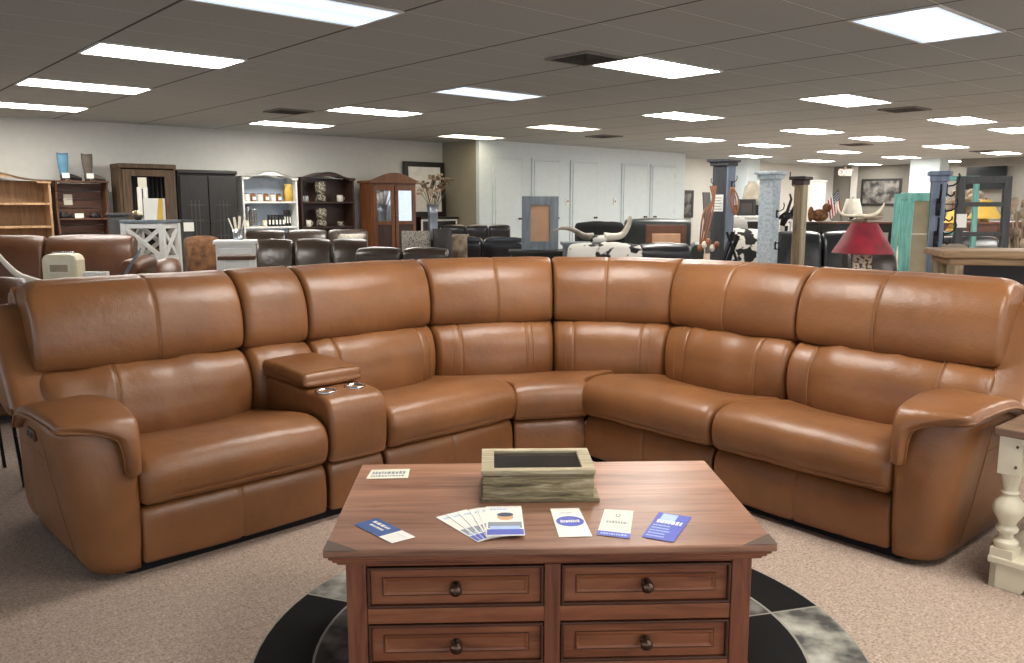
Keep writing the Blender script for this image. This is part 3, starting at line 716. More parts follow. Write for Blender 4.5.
# black metal side table at the left edge
st = thing('side_table', 'thin black metal side table at the left edge behind the sofa arm', 'table', (-2.55, 3.70, 0), 43)
fr = MB().box(-.2, .2, -.2, .2, .40, .415); fr.build('tabletop', 'blackwood', st, .003)
MB().box(-.205, .205, -.208, -.2, .395, .422).box(-.205, .205, .2, .208, .395, .422).box(-.208, -.2, -.2, .2, .395, .422).box(.2, .208, -.2, .2, .395, .422).build('rim', 'bronze', st, .001)
for sx in (-1, 1):
    for sy in (-1, 1): MB().bar((sx*.17, sy*.17, .4), (sx*.195, sy*.195, 0), .014, .014).build('leg', 'iron', st)
# ------------------------------------------------------------ furniture along the left wall
def hutch(name, label, cat, b0, b1, top, shelves, wm, inm, edge=None, arch=.1, af=13.5, dep=.42, base=.66, knobs=True, hor='walnut'):
    edge = edge or wm; w = b1-b0; h = w/2
    t = thing(name, label, cat, W((b0+b1)/2, af+dep/2), PHI); d = dep/2
    for sx in (-1, 1): bx(sx*(h-.015)-.015, sx*(h-.015)+.015, -d+.06, d, base, top-.02).build('side_panel', edge, t, .003)
    bx(-h+.03, h-.03, d-.02, d-.002, base, top-.03).build('back_panel', inm, t)
    for z in shelves: bx(-h+.03, h-.03, -d+.06, d-.021, z-.03, z).build('shelf', edge, t, .002)
    if arch:
        n = 24; ar = []
        for i in range(n+1):
            u = -1+2*i/n; ar.append((u*(h+.02), top-.02+arch*(.5+.5*math.cos(PI*max(-1, min(1, u*1.25))))))
        lowr = [(h, top-.07), (h*.8, top-.07)]+[(h*.8*math.cos(PI*k/12), top-.07+arch*.75*math.sin(PI*k/12)) for k in range(1, 12)]+[(-h*.8, top-.07), (-h, top-.07)]
        MB().prism(ar+lowr, -d+.03, -d+.06, 'y').build('arched_rail', edge, t, .002)
        MB().rings([[(x, y, z) for x, z in ar] for y in (-d, -d+.05, d)], closed=False, cap=False, smooth=False).build('crown', wm, t)
    else: bx(-h-.03, h+.03, -d-.02, d, top-.04, top).build('crown', wm, t, .006)
    bx(-h, h, -d-.02, d, .06, base-.03).build('cabinet', wm, t, .003); bx(-h-.02, h+.02, -d-.04, d, base-.03, base).build('counter', edge, t, .004)
    bx(-h+.02, h-.02, -d, d, 0, .06).build('plinth', wm, t)
    for sx in (-1, 1):
        dd = bx(min(sx*.01, sx*(h-.03)), max(sx*.01, sx*(h-.03)), -d-.04, -d-.021, .1, base-.07).build('door', wm, t, .004)
        MB().ball((sx*.05, -d-.05, base-.2), .014).build('knob', 'bronze', dd)
    return t
AF = 13.5
hutch('bookcase', 'blonde oak bookcase with an arched top at the far left wall', 'bookcase', 1.36, 3.06, 1.68, (1.0, 1.33), 'oak', 'oak_in', 'oak', .12, AF)
sl = thing('shelf_hutch', 'dark brown slatted hutch with a pair of unmatched boots standing on top', 'hutch', W(3.48, AF+.18), PHI)
for sx in (-1, 1):
    MB().prism([(-.18, .72), (.16, .72), (.16, 1.63), (-.14, 1.63), (-.09, 1.5), (-.08, 1.2), (-.12, 1.0)], sx*.345-.012, sx*.345+.012, 'x').build('side_panel', 'walnut', sl)
for k in range(7): bx(-.33, .33, .15, .165, .76+k*.125, .87+k*.125).build('back_slat', 'walnut', sl, .003)
bx(-.37, .37, -.18, .18, 1.632, 1.655).build('top_board', 'walnut', sl, .003); bx(-.33, .33, -.1, .149, 1.08, 1.105).build('shelf', 'walnut', sl, .002)
bx(-.38, .38, -.2, .18, .69, .72).build('counter', 'oak', sl, .003); bx(-.36, .36, -.16, .17, .05, .69).build('cabinet', 'walnut', sl, .003)
for sx in (-1, 1): bx(sx*.32-.03, sx*.32+.03, -.17, -.11, 0, .05).build('foot', 'walnut', sl)
bx(-.2, -.08, .14, .148, 1.3, 1.46).build('price_card', 'cream_paper', sl)
def boot(name, label, loc, rz, mat):
    t = thing(name, label, 'boot', loc, rz)
    sh = []
    for z, cx, rx, ry in ((.05, -.01, .05, .04), (.1, -.01, .056, .044), (.15, -.01, .062, .05), (.22, -.012, .07, .056), (.30, -.014, .076, .06), (.35, -.014, .078, .062), (.375, -.014, .078, .062)):
        sh.append([(cx+rx*math.cos(2*PI*j/20), ry*math.sin(2*PI*j/20), z+(.03*abs(math.cos(2*PI*j/20))**2-.0 if z > .36 else 0)) for j in range(20)])
    MB().rings(sh).build('shaft', mat, t)
    ft = []
    for x, hw, z1 in ((-.06, .03, .09), (-.04, .04, .11), (0, .045, .13), (.05, .046, .12), (.1, .048, .095), (.15, .046, .078), (.19, .034, .062), (.225, .014, .045)):
        z0 = .03 if x < .02 else max(.012, .03-.25*(x-.02)); ft.append([(x, hw*math.cos(2*PI*j/16), (z0+z1)/2+(z1-z0)/2*math.sin(2*PI*j/16)) for j in range(16)])
    MB().rings(ft).build('foot', 'sole' if mat == 'blueboot' else mat, t)
    bx(-.055, .0, -.032, .032, 0, .032).build('heel', 'sole', t, .004)
    MB().prism([(.03, -.03), (.1, -.043), (.16, -.042), (.22, -.014), (.225, 0), (.22, .014), (.16, .042), (.1, .043), (.03, .03)], 0, .014, 'z').build('sole', 'sole', t, .003)
    bx(-.05, .05, -.058, -.054, .035, .11).build('price_tag', 'paper', t)
boot('cowboy_boot', 'pale blue cowboy boot on top of the slatted hutch', W(3.27, AF+.1, 1.656), PHI, 'blueboot')
boot('cowboy_boot', 'grey-brown cowboy boot on top of the slatted hutch', W(3.60, AF+.1, 1.656), PHI, 'greyboot')
for k, (x, w_, h_) in enumerate(((-.24, .14, .09), (-.1, .12, .07), (.19, .16, .08))):
    o = MB().lathe([(.001, 0), (w_/2, .0), (w_/2*1.02, h_*.4), (w_/2*.7, h_*.8), (w_/3, h_), (.001, h_)], n=16, sy=.6).build('dark_bowl', 'black', None)
    o.location = W(3.48+x, AF+.2, 1.106); o.rotation_euler.z = R(PHI); tag(o, ('left', 'middle', 'right')[k]+' black dish on the shelf of the slatted hutch', 'dish', 'black dishes on the slatted hutch')
o = bx(-.06, .06, -.003, .003, 0, .07).build('price_card', 'paper'); o.location = W(3.42, AF+.09, 1.106); o.rotation_euler.z = R(PHI); tag(o, 'white price card on the shelf of the slatted hutch below the boots', 'card')
ol = thing('thermostat', 'white thermostat with a dark display on the wall right of the boots', 'thermostat', W(3.91, 13.985, 1.27), PHI)
bx(-.055, .055, -.02, .012, 0, .13).build('cover', 'white', ol, .004); bx(-.025, .025, -.023, -.019, .045, .095).build('display', 'screen', ol)
# rustic glazed cabinet
rc = thing('rustic_cabinet', 'tall rustic brown cabinet with dark barred door behind the white X table', 'cabinet', W(4.42, AF+.22), PHI)
for sx in (-1, 1): bx(sx*.405-.02, sx*.405+.02, -.2, .2, .0, 1.86).build('side_panel', 'rustic', rc, .004)
bx(-.38, .38, .17, .2, .05, 1.85).build('back_panel', 'blackwood', rc); bx(-.43, .43, -.25, .21, 1.86, 1.93).build('cornice', 'rustic', rc, .012)
bx(-.384, .384, -.19, .17, .02, .5).build('cabinet', 'rustic', rc)
dr = MB().box(-.38, -.25, -.215, -.185, .5, 1.84).box(.25, .38, -.215, -.185, .5, 1.84).box(-.25, .25, -.215, -.185, 1.74, 1.84).box(-.25, .25, -.215, -.185, .5, .62).build('door', 'rustic', rc, .004)
for k in range(7): MB().tube([(-.2+k*.066, -.2, .6), (-.2+k*.066, -.2, 1.76)], .011, 6).build('bar', 'iron', dr)
bx(-.16, -.03, -.226, -.217, 1.55, 1.72).build('price_card', 'cream_paper', rc)
for k in range(2): MB().lathe([(.035, 0), (.035, .62)], (-.16+.09*k, -.26, .95-.0), 14).build('scroll', 'paper', rc)
# black arched armoire
am = thing('armoire', 'black wooden armoire with arched lattice doors against the left wall', 'armoire', W(5.36, AF+.24), PHI)
bx(-.485, .485, -.2, .22, .08, 1.8).build('carcass', 'blackwood', am, .004); bx(-.495, .495, -.25, .23, 1.8, 1.86).build('cornice', 'blackwood', am, .015); bx(-.5, .5, -.22, .22, 0, .08).build('plinth', 'blackwood', am, .006)
for sx in (-1, 1):
    a, b = (.006, .46) if sx > 0 else (-.46, -.006)
    dd = bx(a, b, -.235, -.201, .12, 1.76).build('door', 'blackwood', am, .005)
    cx = (a+b)/2; pts = [(cx-.13, .3), (cx+.13, .3), (cx+.13, 1.2)]+[(cx+.13-.13*(k/8), 1.2+.36*math.sin(PI/2*k/8)) for k in range(1, 9)]+[(cx-.13*(k/8), 1.56-.36*(1-math.cos(PI/2*k/8))) for k in range(1, 8)]+[(cx-.13, 1.2)]
    MB().prism(pts, -.239, -.236, 'y').build('arched_panel', 'black', dd)
    for z in (.55, .8, 1.05, 1.3): bx(cx-.13, cx+.13, -.247, -.24, z-.008, z+.008).build('lattice_bar', 'charcoal', dd)
    for xx in (-.065, 0, .065): bx(cx+xx-.007, cx+xx+.007, -.246, -.24, .3, 1.38).build('lattice_bar', 'charcoal', dd)
    MB().ball((sx*.035, -.25, 1.0), .014).build('knob', 'iron', dd)
hutch('display_hutch', 'white display hutch with jars and bottles on its shelves', 'hutch', 5.96, 6.97, 1.80, (.93, 1.36), 'white', plain('pale_blue_backing', 'aab6c4', .7), 'white', .1, AF)
hutch('display_hutch', 'dark espresso display hutch with mottled canisters on its shelves', 'hutch', 7.04, 8.12, 1.81, (.91, 1.36), 'espresso', 'espresso', 'espresso', .1, AF)
def jar(name, label, cat, b, z, r, h, bm, lm, group, lidh=.02, a=AF+.16):
    t = thing(name, label, cat, W(b, a, z), PHI, group)
    MB().lathe([(r*.9, 0), (r, .006), (r, h*.8), (r*.8, h), (.001, h)], n=14).build('body', bm, t)
    MB().lathe([(r*.85, h), (r*.85, h+lidh), (.001, h+lidh)], n=14).build('lid', lm, t)
    bx(-r*.55, r*.55, -r*1.03, -r*.8, h*.2, h*.65).build('label_patch', 'paper', t)
    return t
oj = ['leftmost', 'second', 'third', 'fourth', 'fifth', 'rightmost']
for k in range(6): jar('candle_jar', '%s amber candle jar on the upper shelf of the white hutch' % oj[k], 'jar', 6.07+k*.118, 1.361, .048, .12, 'amberjar' if k % 2 else 'jarwhite', 'lidbrown', 'candle jars in the white hutch', .015)
o = MB().rings([[(sx*.07*w_, sy*.035*w_, z) for sx, sy in ((-1, -1), (1, -1), (1, 1), (-1, 1))] for z, w_ in ((0, 1), (.16, 1.05), (.26, .7), (.3, .8))]).build('gift_bag', 'yellow', None); o.location = W(6.84, AF+.16, 1.361); o.rotation_euler.z = R(PHI); tag(o, 'yellow bag on the upper shelf of the white hutch', 'bag')
for k in range(5): jar('sauce_bottle', '%s dark bottle with pale tag in the row in the white hutch' % ['first', 'second', 'third', 'fourth', 'fifth'][k], 'bottle', 6.46+k*.065, .931, .03, .17, 'black', 'black', 'dark bottles in the white hutch', .03)
for k in range(3): jar('sauce_bottle', 'taller dark bottle at the right end of the white hutch shelf, %s of three' % ['left', 'middle', 'right'][k], 'bottle', 6.795+k*.05, .931, .022, .25, 'black', 'lidbrown', 'tall bottles in the white hutch', .03, AF+.25)
o = MB().lathe([(.05, 0), (.055, .02), (.05, .28), (.055, .3), (.04, .3)], n=16).build('metal_pitcher', 'steel', None); o.location = W(6.2, AF+.18, .931); tag(o, 'tall silver canister on the lower shelf of the white hutch', 'canister')
o = MB().lathe([(.04, 0), (.04, .33), (.03, .36), (.001, .36)], n=14).build('metal_pitcher', 'steel', None); o.location = W(6.13, AF+.27, .931); tag(o, 'taller silver canister behind the other one in the white hutch', 'canister')
for k in range(2): jar('small_jar', ['pale yellow jar at the left end of the white hutch lower shelf', 'cream jar in the middle of the white hutch lower shelf'][k], 'jar', (6.04, 6.37)[k], .931, .04, .11, 'pale_yellow', 'lidbrown', 'small jars in the white hutch', .015, AF+.14)
def mug(label, b, z, m='jarwhite', r=.045, h=.1):
    t = thing('coffee_mug', label, 'mug', W(b, AF+.16, z), PHI)
    MB().lathe([(r*.85, 0), (r, .01), (r, h), (r*.9, h), (r*.85, .015), (.001, .014)], n=18, cap=False).build('cup', m, t)
    MB().tube([(r*.95+.035*math.sin(PI*k/8), 0, h*.5-.035*math.cos(PI*k/8)) for k in range(9)], .007, 6).build('handle', m, t)
mug('white mug with a handle on the upper shelf of the dark hutch', 7.87, 1.361, r=.055, h=.12)
mug('white cup on the lower shelf of the dark hutch', 7.22, .911, h=.12); mug('small mottled mug at the right of the dark hutch lower shelf', 7.86, .911, 'camo', .05, .09)
for k in range(2):
    o = MB().lathe([(.03, 0), (.035, .01), (.03, .1), (.028, .1), (.024, .015), (.001, .014)], n=14, cap=False).build('drinking_glass', 'glass', None); o.location = W(7.12+k*.08, AF+.16, 1.361); tag(o, '%s small clear glass on the dark hutch upper shelf' % ('left', 'right')[k], 'glass', 'glasses in the dark hutch')
for k, (z, h) in enumerate(((1.361, .36), (.911, .33))):
    t = thing('canister', 'mottled camouflage-patterned tumbler on the %s shelf of the dark hutch' % ('upper', 'lower')[k], 'canister', W(7.5, AF+.2, z), PHI)
    MB().lathe([(.09, 0), (.1, .04), (.085, .1), (.07, .12)], n=18).build('stand', 'camo', t); MB().lathe([(.07, .121), (.095, .18), (.1, h-.02), (.08, h), (.001, h)], n=18).build('body', 'camo', t)
# amber china cabinet
ch = thing('china_cabinet', 'amber-brown cabinet with an arched top and glazed doors', 'cabinet', W(8.82, 13.5), PHI)
bx(-.5, .5, -.2, .2, .08, 1.72).build('carcass', 'amber', ch, .004)
n = 20
ar = [(-.55+1.1*i/n, 1.75+.15*math.sin(PI*i/n)**1.3) for i in range(n+1)]
MB().prism(ar+[(.55, 1.7), (-.55, 1.7)], -.26, -.2, 'y').build('arched_crown', 'amber', ch, .006); bx(-.55, .55, -.2, .21, 1.7, 1.75).build('cornice', 'amber', ch, .01); bx(-.52, .52, -.22, .2, 0, .08).build('plinth', 'amber', ch, .006)
for sx in (-1, 1):
    a, b = (.01, .47) if sx > 0 else (-.47, -.01)
    dd = MB().box(a, a+.07, -.235, -.201, .12, 1.66).box(b-.07, b, -.235, -.201, .12, 1.66).box(a+.07, b-.07, -.235, -.201, 1.57, 1.66).box(a+.07, b-.07, -.235, -.201, .93, 1.0).box(a+.07, b-.07, -.235, -.201, .12, .22).build('door', 'amber', ch, .004)
    bx(a+.07, b-.07, -.214, -.208, 1.0, 1.57).build('glass_pane', 'mirror', dd); bx(a+.07, b-.07, -.214, -.208, .22, .93).build('door_panel', 'espresso', dd)
    MB().ball((sx*.045, -.25, 1.1), .014).build('knob', 'steel', dd)
# black dresser with white edging, big framed picture leaning on it
ds = thing('dresser', 'black dresser with white edging under the framed picture', 'dresser', W(9.995, 13.66), PHI)
bx(-.45, .45, -.2, .25, .1, 1.02).build('carcass', 'blackwood', ds, .004); bx(-.47, .47, -.24, .27, 1.02, 1.06).build('top', 'black', ds, .005)
MB().box(-.45, .45, -.215, -.2, .98, 1.02).box(-.45, -.41, -.215, -.2, .14, .98).box(.41, .45, -.215, -.2, .14, .98).box(-.41, .41, -.215, -.2, .1, .14).build('edging', 'white', ds)
for k in range(3):
    q = bx(-.40, .40, -.218, -.201, .17+k*.27, .41+k*.27).build('drawer', 'blackwood', ds, .004); MB().ball((0, -.23, .29+k*.27), .015).build('knob', 'steel', q)
for sx in (-1, 1): bx(sx*.40-.04, sx*.40+.04, -.18, .2, 0, .1).build('foot', 'black', ds)
def framed(name, label, cat, loc, rz, w, h, bw, fm, pm, lean=0, th=.04, extra=None, group=None):
    t = thing(name, label, cat, loc, rz, group); Lm = Matrix.Rotation(R(-lean), 4, 'X')
    MB().box(-w/2, -w/2+bw, 0, th, 0, h).box(w/2-bw, w/2, 0, th, 0, h).box(-w/2+bw, w/2-bw, 0, th, 0, bw).box(-w/2+bw, w/2-bw, 0, th, h-bw, h).xf(Lm).build('frame', fm, t, .004)
    if pm: bx(-w/2+bw, w/2-bw, th*.4, th*.7, bw, h-bw).xf(Lm).build('panel', pm, t)
    if extra: extra(t, Lm)
    return t
def ink(t, Lm):
    y = .012
    MB().tube([(.2, y, .84), (.22, y, .72), (.17, y, .6), (.12, y, .5), (.2, y, .42), (.28, y, .38), (.26, y, .34)], [.05, .045, .05, .03, .04, .025, .01], 8).xf(Lm @ Matrix.Diagonal((1, .02, 1, 1)) @ Matrix.Translation((0, .6, 0))).build('ink_figure', 'artbrown', t)
    MB().tube([(.3, y, .2), (.36, y, .55), (.33, y, .7)], .006, 6).xf(Lm @ Matrix.Diagonal((1, .02, 1, 1)) @ Matrix.Translation((0, .6, 0))).build('ink_line', 'ink', t)
framed('framed_picture', 'large black framed pale ink picture leaning on the black dresser', 'picture', W(9.98, 13.86, 1.065), PHI, 1.0, 1.1, .1, 'blackwood', 'artpaper', 3, .04, ink)
# vase of dried stems on a small pedestal
pt = thing('pedestal_table', 'small dark pedestal table under the grey vase', 'table', W(9.1, 12.45), PHI)
MB().lathe([(.2, 0), (.2, .03), (.05, .06), (.04, .4), (.05, .63), (.22, .65), (.22, .68), (.001, .68)], n=24).build('pedestal', 'blackwood', pt)
vs = thing('vase', 'tall grey metal vase of dried stems in front of the picture', 'vase', W(9.1, 12.45, .681), PHI)
MB().lathe([(.10, 0), (.115, .01), (.085, .2), (.09, .46), (.12, .63), (.113, .63), (.085, .48), (.001, .45)], n=20, cap=False).build('body', 'silver_vase', vs)
rnd = random.Random(3)
for k in range(14):
    a = rnd.uniform(0, 2*PI); rr = rnd.uniform(.08, .34); h = rnd.uniform(.82, 1.15)
    s_ = MB().tube([(0, 0, .42), (rr*.3*math.cos(a), rr*.3*math.sin(a), .6), (rr*math.cos(a), rr*math.sin(a), h)], .006, 5).build('stem', 'dried', vs)
    m = MB()
    for j in range(5):
        b = rnd.uniform(0, 6.28); m.ball((rr*math.cos(a)+.05*math.cos(b), rr*math.sin(a)+.05*math.sin(b), h+rnd.uniform(-.05, .05)), .035, .03, .025, 8, 6)
    m.build('flower_head', 'petal' if k % 2 else 'dried', s_)
for k, (b, z) in enumerate(((13.0, 1.38), (14.55, 1.38))):
    t = thing('wall_switch', ['white switch plate left of the third white door', 'white switch plate left of the white double doors'][k], 'switch', W(b-.03, 12.79, z), PHI)
    bx(-.045, .045, -.012, .009, -.07, .07).build('plate', 'white', t, .003); bx(-.012, .012, -.022, -.012, -.02, .02).build('toggle', 'bronze', t)
# ------------------------------------------------------------ upholstery standing about the store
def bg_sofa(name, label, loc, rz, w, n, mat, top, arms=True, dep=.92, cat='sofa', armh=.62, parts=None, backmat=None, group=None, lean=.08):
    t = thing(name, label, cat, loc, rz, group); aw = .2 if arms else .0; iw = w-2*aw; h = w/2; d = dep/2
    bx(-h+aw, h-aw, -d+.05, d-.06, .06, .28).build('base', mat, t, .02)
    bs = top-.42
    up = [(d-.30, .36), (d-.33, .46), (d-.32, .40+.4*(top-.4)), (d-.27+lean*.2, top-.1), (d-.17+lean*.5, top), (d-.06+lean*.6, top-.02), (d-.03+lean*.5, top-.12), (d-.06, .5), (d-.1, .36)]
    st = [(-d+.02, .27), (-d-.01, .33), (-d+.0, .42), (-d+.06, .47), (d-.34, .45), (d-.2, .40), (d-.2, .30), (0, .27)]
    for k in range(n):
        x0 = -iw/2+iw*k/n; x1 = x0+iw/n
        sweep(up, x0+.006, x1-.006, .035, .02, nx=6, m=4, seed=k+w, wr=.006)[0].build('back_cushion', backmat or mat, t)
        sweep(st, x0+.004, x1-.004, .04, .02, nx=5, m=4, seed=k)[0].build('seat_cushion', mat, t)
    if arms:
        for sx in (-1, 1):
            a = sx*(h-aw/2)
            MB().rings([[(a+(aw/2-.01)*math.cos(q)*k2, yy, armh-.1+.1*math.sin(q)*k2 if math.sin(q) > 0 else (.06 if math.sin(q) < -.5 else armh-.15)) for q in [2*PI*j/16 for j in range(16)]] for yy, k2 in ((-d, .8), (-d+.03, 1), (d-.08, 1), (d-.05, .9))]).build('arm', mat, t)
    bx(-h+aw+.02, h-aw-.02, d-.08, d-.02, .06, top-.18).build('back_panel', mat, t, .015)
    for sx in (-1, 1):
        for sy in (-1, 1): bx(sx*(h-.12)-.03, sx*(h-.12)+.03, sy*(d-.16)-.03, sy*(d-.16)+.03, 0, .06).build('foot', 'blackwood', t)
    return t
bg_sofa('leather_sofa', 'chestnut leather sofa with rolled arms in front of the bookcase at the left', (-4.555, 7.9, 0), 12, 2.05, 2, 'brownleather', 0.984, armh=.80)
bg_sofa('leather_armchair', 'chestnut leather armchair below the white X table', (-2.988, 7.2, 0), 25, .62, 1, 'brownleather', 0.798, cat='armchair', armh=.5, dep=.75)
bg_sofa('leather_armchair', 'dark chestnut leather armchair at the left edge beside the white horn', (-3.140, 5.05, 0), 30, .7, 1, 'brownleather', 0.815, cat='armchair', armh=.6, dep=.75)
bg_sofa('leather_sofa', 'espresso leather sofa with three glossy back cushions, nearest the white hutch row', (-2.233, 9.2, 0), 10, 1.26, 3, 'dkleather', 0.894, arms=False)
bg_sofa('leather_sofa', 'espresso leather sofa directly below the white hutch', (-2.849, 11.5, 0), 12, 2.1, 3, 'dkleather', 0.933, arms=True)
bg_sofa('leather_sofa', 'dark leather sofa seen from behind with patterned pillows on it', (-1.061, 8.5, 0), 178, .92, 2, 'dkleather', 0.869, arms=False)
bg_sofa('leather_sofa', 'black leather sofa seen from behind with a folded throw on it', (-0.284, 9.7, 0), 174, .95, 2, 'blackleather', 0.923, arms=False)
bg_sofa('leather_sofa', 'long black leather sofa in front of the first white door', (-0.586, 14.6, 0), 178, 1.55, 3, 'blackleather', 0.945, arms=True, armh=.7)
bg_sofa('recliner', 'charcoal leather recliner in front of the white double doors', (2.137, 12.2, 0), 170, 1.35, 1, 'greyleather', 1.088, cat='recliner', armh=.75)
bg_sofa('leather_sofa', 'black leather sofa back with a bolster top behind the corner of the tan sofa', (1.323, 7.5, 0), 178, .46, 1, 'blackleather', 0.956, arms=False)
bg_sofa('leather_sofa', 'glossy black leather sofa behind the weathered post', (3.011, 7.95, 0), -12, .92, 2, 'blackleather', 1.021, arms=False, dep=.8)
bg_sofa('leather_armchair', 'dark leather armchair to the right of the red lamp', (2.986, 6.8, 0), -10, .40, 1, 'dkleather', 0.942, cat='armchair', arms=False, dep=.6)
bg_sofa('hide_armchair', 'black and white cowhide armchair between the grey and pale blue posts', (2.797, 10.1, 0), -8, .56, 1, 'espresso', 0.987, cat='armchair', arms=False, dep=.7, backmat='cowhide')
bg_sofa('hide_sofa', 'black and white cowhide-backed sofa below the longhorn mount', (0.745, 6.9, 0), 180, .60, 1, 'cowhide', 0.980, arms=False, dep=.7)
bg_sofa('shaggy_chair', 'black shaggy fur chair between the horns', (1.144, 10.2, 0), 5, .62, 1, 'fur_black', 1.072, cat='chair', arms=False)
bg_sofa('grey_chair', 'grey upholstered chair behind the cowhide armchair', (3.071, 11.3, 0), 0, .42, 1, 'greycloth', 1.114, cat='chair', arms=False)
bg_sofa('hide_chair', 'brown hide tub chair left of the white cabinet', (-3.147, 8.5, 0), 30, .36, 1, 'fur_brown', 0.955, cat='chair', arms=False, dep=.6)
bg_sofa('fabric_chair', 'beige fabric chair right of the blue-grey post', (3.415, 6.35, 0), -10, .28, 1, 'beigecloth', 0.974, cat='chair', arms=False, dep=.5)
bg_sofa('fabric_chair', 'dark upholstered chair seen through the black window frame', (4.849, 8.7, 0), -20, .6, 1, 'blackleather', 0.945, cat='chair', arms=False)
def pillow(label, loc, rz, w, h, mat, tilt=15):
    m = MB(); n = 10; th = .075
    def P(u, v, s): return (w/2*u*(1-.06*(1-abs(v))*0), s*th*((1-u*u)*(1-v*v))**.45, h/2+h/2*v)
    for s in (-1, 1):
        m.rings([[P(-1+2*i/n, -1+2*j/n, s) for i in range(n+1)] for j in range(n+1)], cap=False, closed=False)
    m.xf(Matrix.Rotation(R(-tilt), 4, 'X')); o = m.build('throw_pillow', mat); o.location = loc; o.rotation_euler = (0, 0, R(rz)); tag(o, label, 'pillow'); return o
pillow('light woven pillow at the right end of the espresso sofas', (-2.179, 11.2, .53), 12, .34, 0.886-.5, 'pattern_light', 8)
pillow('grey-brown woven pillow beside the dark pillow, left of the black sofa', (-0.994, 8.62, .5), 178, .30, 0.978-.44, 'pattern', 4)
pillow('crumpled dark leather pillow between the woven pillow and the throw', (-0.719, 8.62, .5), 176, .20, 0.999-.44, 'darkpillow', 4)
o = MB().rings([[(x, y, z) for x in (-.09, -.03, .03, .09)] for y, z in ((-.24, 0.672), (-.24, 0.949), (-.08, 0.975), (.12, 0.972), (.33, 0.926), (.37, 0.732))], cap=False, closed=False).build('throw_blanket', 'throw'); o.location = (-0.584, 9.38, 0); sd = o.modifiers.new('t', 'SOLIDIFY'); sd.thickness = .02; tag(o, 'tan throw blanket hanging over the back of the black sofa', 'blanket')
o = MB().box(-.25, .25, -.14, .14, 0, .06).build('folded_blanket', 'greycloth', None, .02); o.location = (-2.607, 11.1, .52); tag(o, 'pale grey folded blanket on the espresso sofa', 'blanket')
# ------------------------------------------------------------ tables and small cabinets
def table(name, label, cat, loc, rz, w, d, h, tm, lm, leg=.05, apron=.08, low=None):
    t = thing(name, label, cat, loc, rz)
    bx(-w/2, w/2, -d/2, d/2, h-.03, h).build('tabletop', tm, t, .004)
    if apron: bx(-w/2+.03, w/2-.03, -d/2+.03, d/2-.03, h-.03-apron, h-.03).build('apron', lm, t)
    for sx in (-1, 1):
        for sy in (-1, 1): bx(sx*(w/2-.02-leg/2)-leg/2, sx*(w/2-.02-leg/2)+leg/2, sy*(d/2-.02-leg/2)-leg/2, sy*(d/2-.02-leg/2)+leg/2, 0, h-.03).build('leg', lm, t, .003)
    if low: bx(-w/2+.03, w/2-.03, -d/2+.03, d/2-.03, low-.02, low).build('shelf', lm, t)
    return t
def cabinet(name, label, cat, loc, rz, w, d, h, m, tm=None, doors=2, fm=None):
    t = thing(name, label, cat, loc, rz); tm = tm or m
    bx(-w/2, w/2, -d/2, d/2, .05, h-.03).build('carcass', m, t, .003); bx(-w/2-.02, w/2+.02, -d/2-.02, d/2, h-.03, h).build('top', tm, t, .004)
    bx(-w/2+.02, w/2-.02, -d/2+.03, d/2-.02, 0, .05).build('plinth', m, t)
    for k in range(doors):
        a = -w/2+.02+(w-.04)*k/doors; b = a+(w-.04)/doors-.01
        q = bx(a, b, -d/2-.018, -d/2-.001, .1, h-.07).build('door', fm or m, t, .004); MB().ball(((a+b)/2, -d/2-.03, h*.65), .014).build('knob', 'bronze', q)
    return t
# white X-sided table
xh = 1.139; xt = thing('x_side_table', 'tall white table with X-crossed sides and a grey top', 'table', (-3.958, 9.1, 0), -6)
bx(-.25, .25, -.19, .19, xh-.035, xh).build('tabletop', 'greyframe', xt, .004)
for sx in (-1, 1):
    for sy in (-1, 1): bx(sx*.215-.028, sx*.215+.028, sy*.16-.028, sy*.16+.028, 0, xh-.036).build('leg', 'white', xt, .003)
for sy in (-1, 1):
    for z in (xh-.09, xh-.44): bx(-.186, .186, sy*.16-.02, sy*.16+.02, z, z+.05).build('rail', 'white', xt, .002)
    for q in (-1, 1): MB().bar((q*-.185, sy*.16+q*.008, xh-.385), (q*.185, sy*.16+q*.008, xh-.095), .045, .02, (0, 1, 0)).build('cross_brace', 'white', xt)
for sx in (-1, 1):
    for z in (xh-.09, xh-.44): bx(sx*.215-.02, sx*.215+.02, -.131, .131, z, z+.05).build('rail', 'white', xt, .002)
    for q in (-1, 1): MB().bar((sx*.215+q*.008, q*-.13, xh-.385), (sx*.215+q*.008, q*.13, xh-.095), .045, .02, (1, 0, 0)).build('cross_brace', 'white', xt)
bxx = thing('carton', 'white and yellow printed carton on the white X table', 'carton', (-3.904, 9.1, xh+.001), 8)
bx(-.1, .1, -.05, .05, 0, .23).build('body', 'paper', bxx, .002); MB().prism([(.03, .0), (.1, .0), (.1, .23), (.06, .23)], -.0525, -.0505, 'y').build('yellow_print', 'yellow', bxx)
fb = thing('flower_bowl', 'small bowl of dried blossoms at the left of the white X table', 'bowl', (-4.070, 9.05, xh+.001), 0)
MB().lathe([(.03, 0), (.055, .03), (.06, .05), (.05, .05), (.001, .03)], n=16, cap=False).build('bowl', 'dkleather', fb)
for k in range(7): MB().ball((.035*math.cos(k*.9), .035*math.sin(k*.9), .065+.01*(k % 3)), .02, n=8, m=6).build('blossom', 'petal' if k % 2 else 'pale_yellow', fb)
cabinet('nightstand', 'charcoal narrow cabinet left of the white X table', 'cabinet', (-4.880, 10.3, 0), 30, .22, .3, 1.203, 'charcoal', None, 1)
t = cabinet('nightstand', 'charcoal narrow cabinet with a white tag right of the white X table', 'cabinet', (-4.148, 10.5, 0), 30, .18, .3, 1.115, 'charcoal', None, 1); bx(-.03, .09, -.185, -.176, 1.115-.14, 1.115-.03).build('price_tag', 'paper', t)
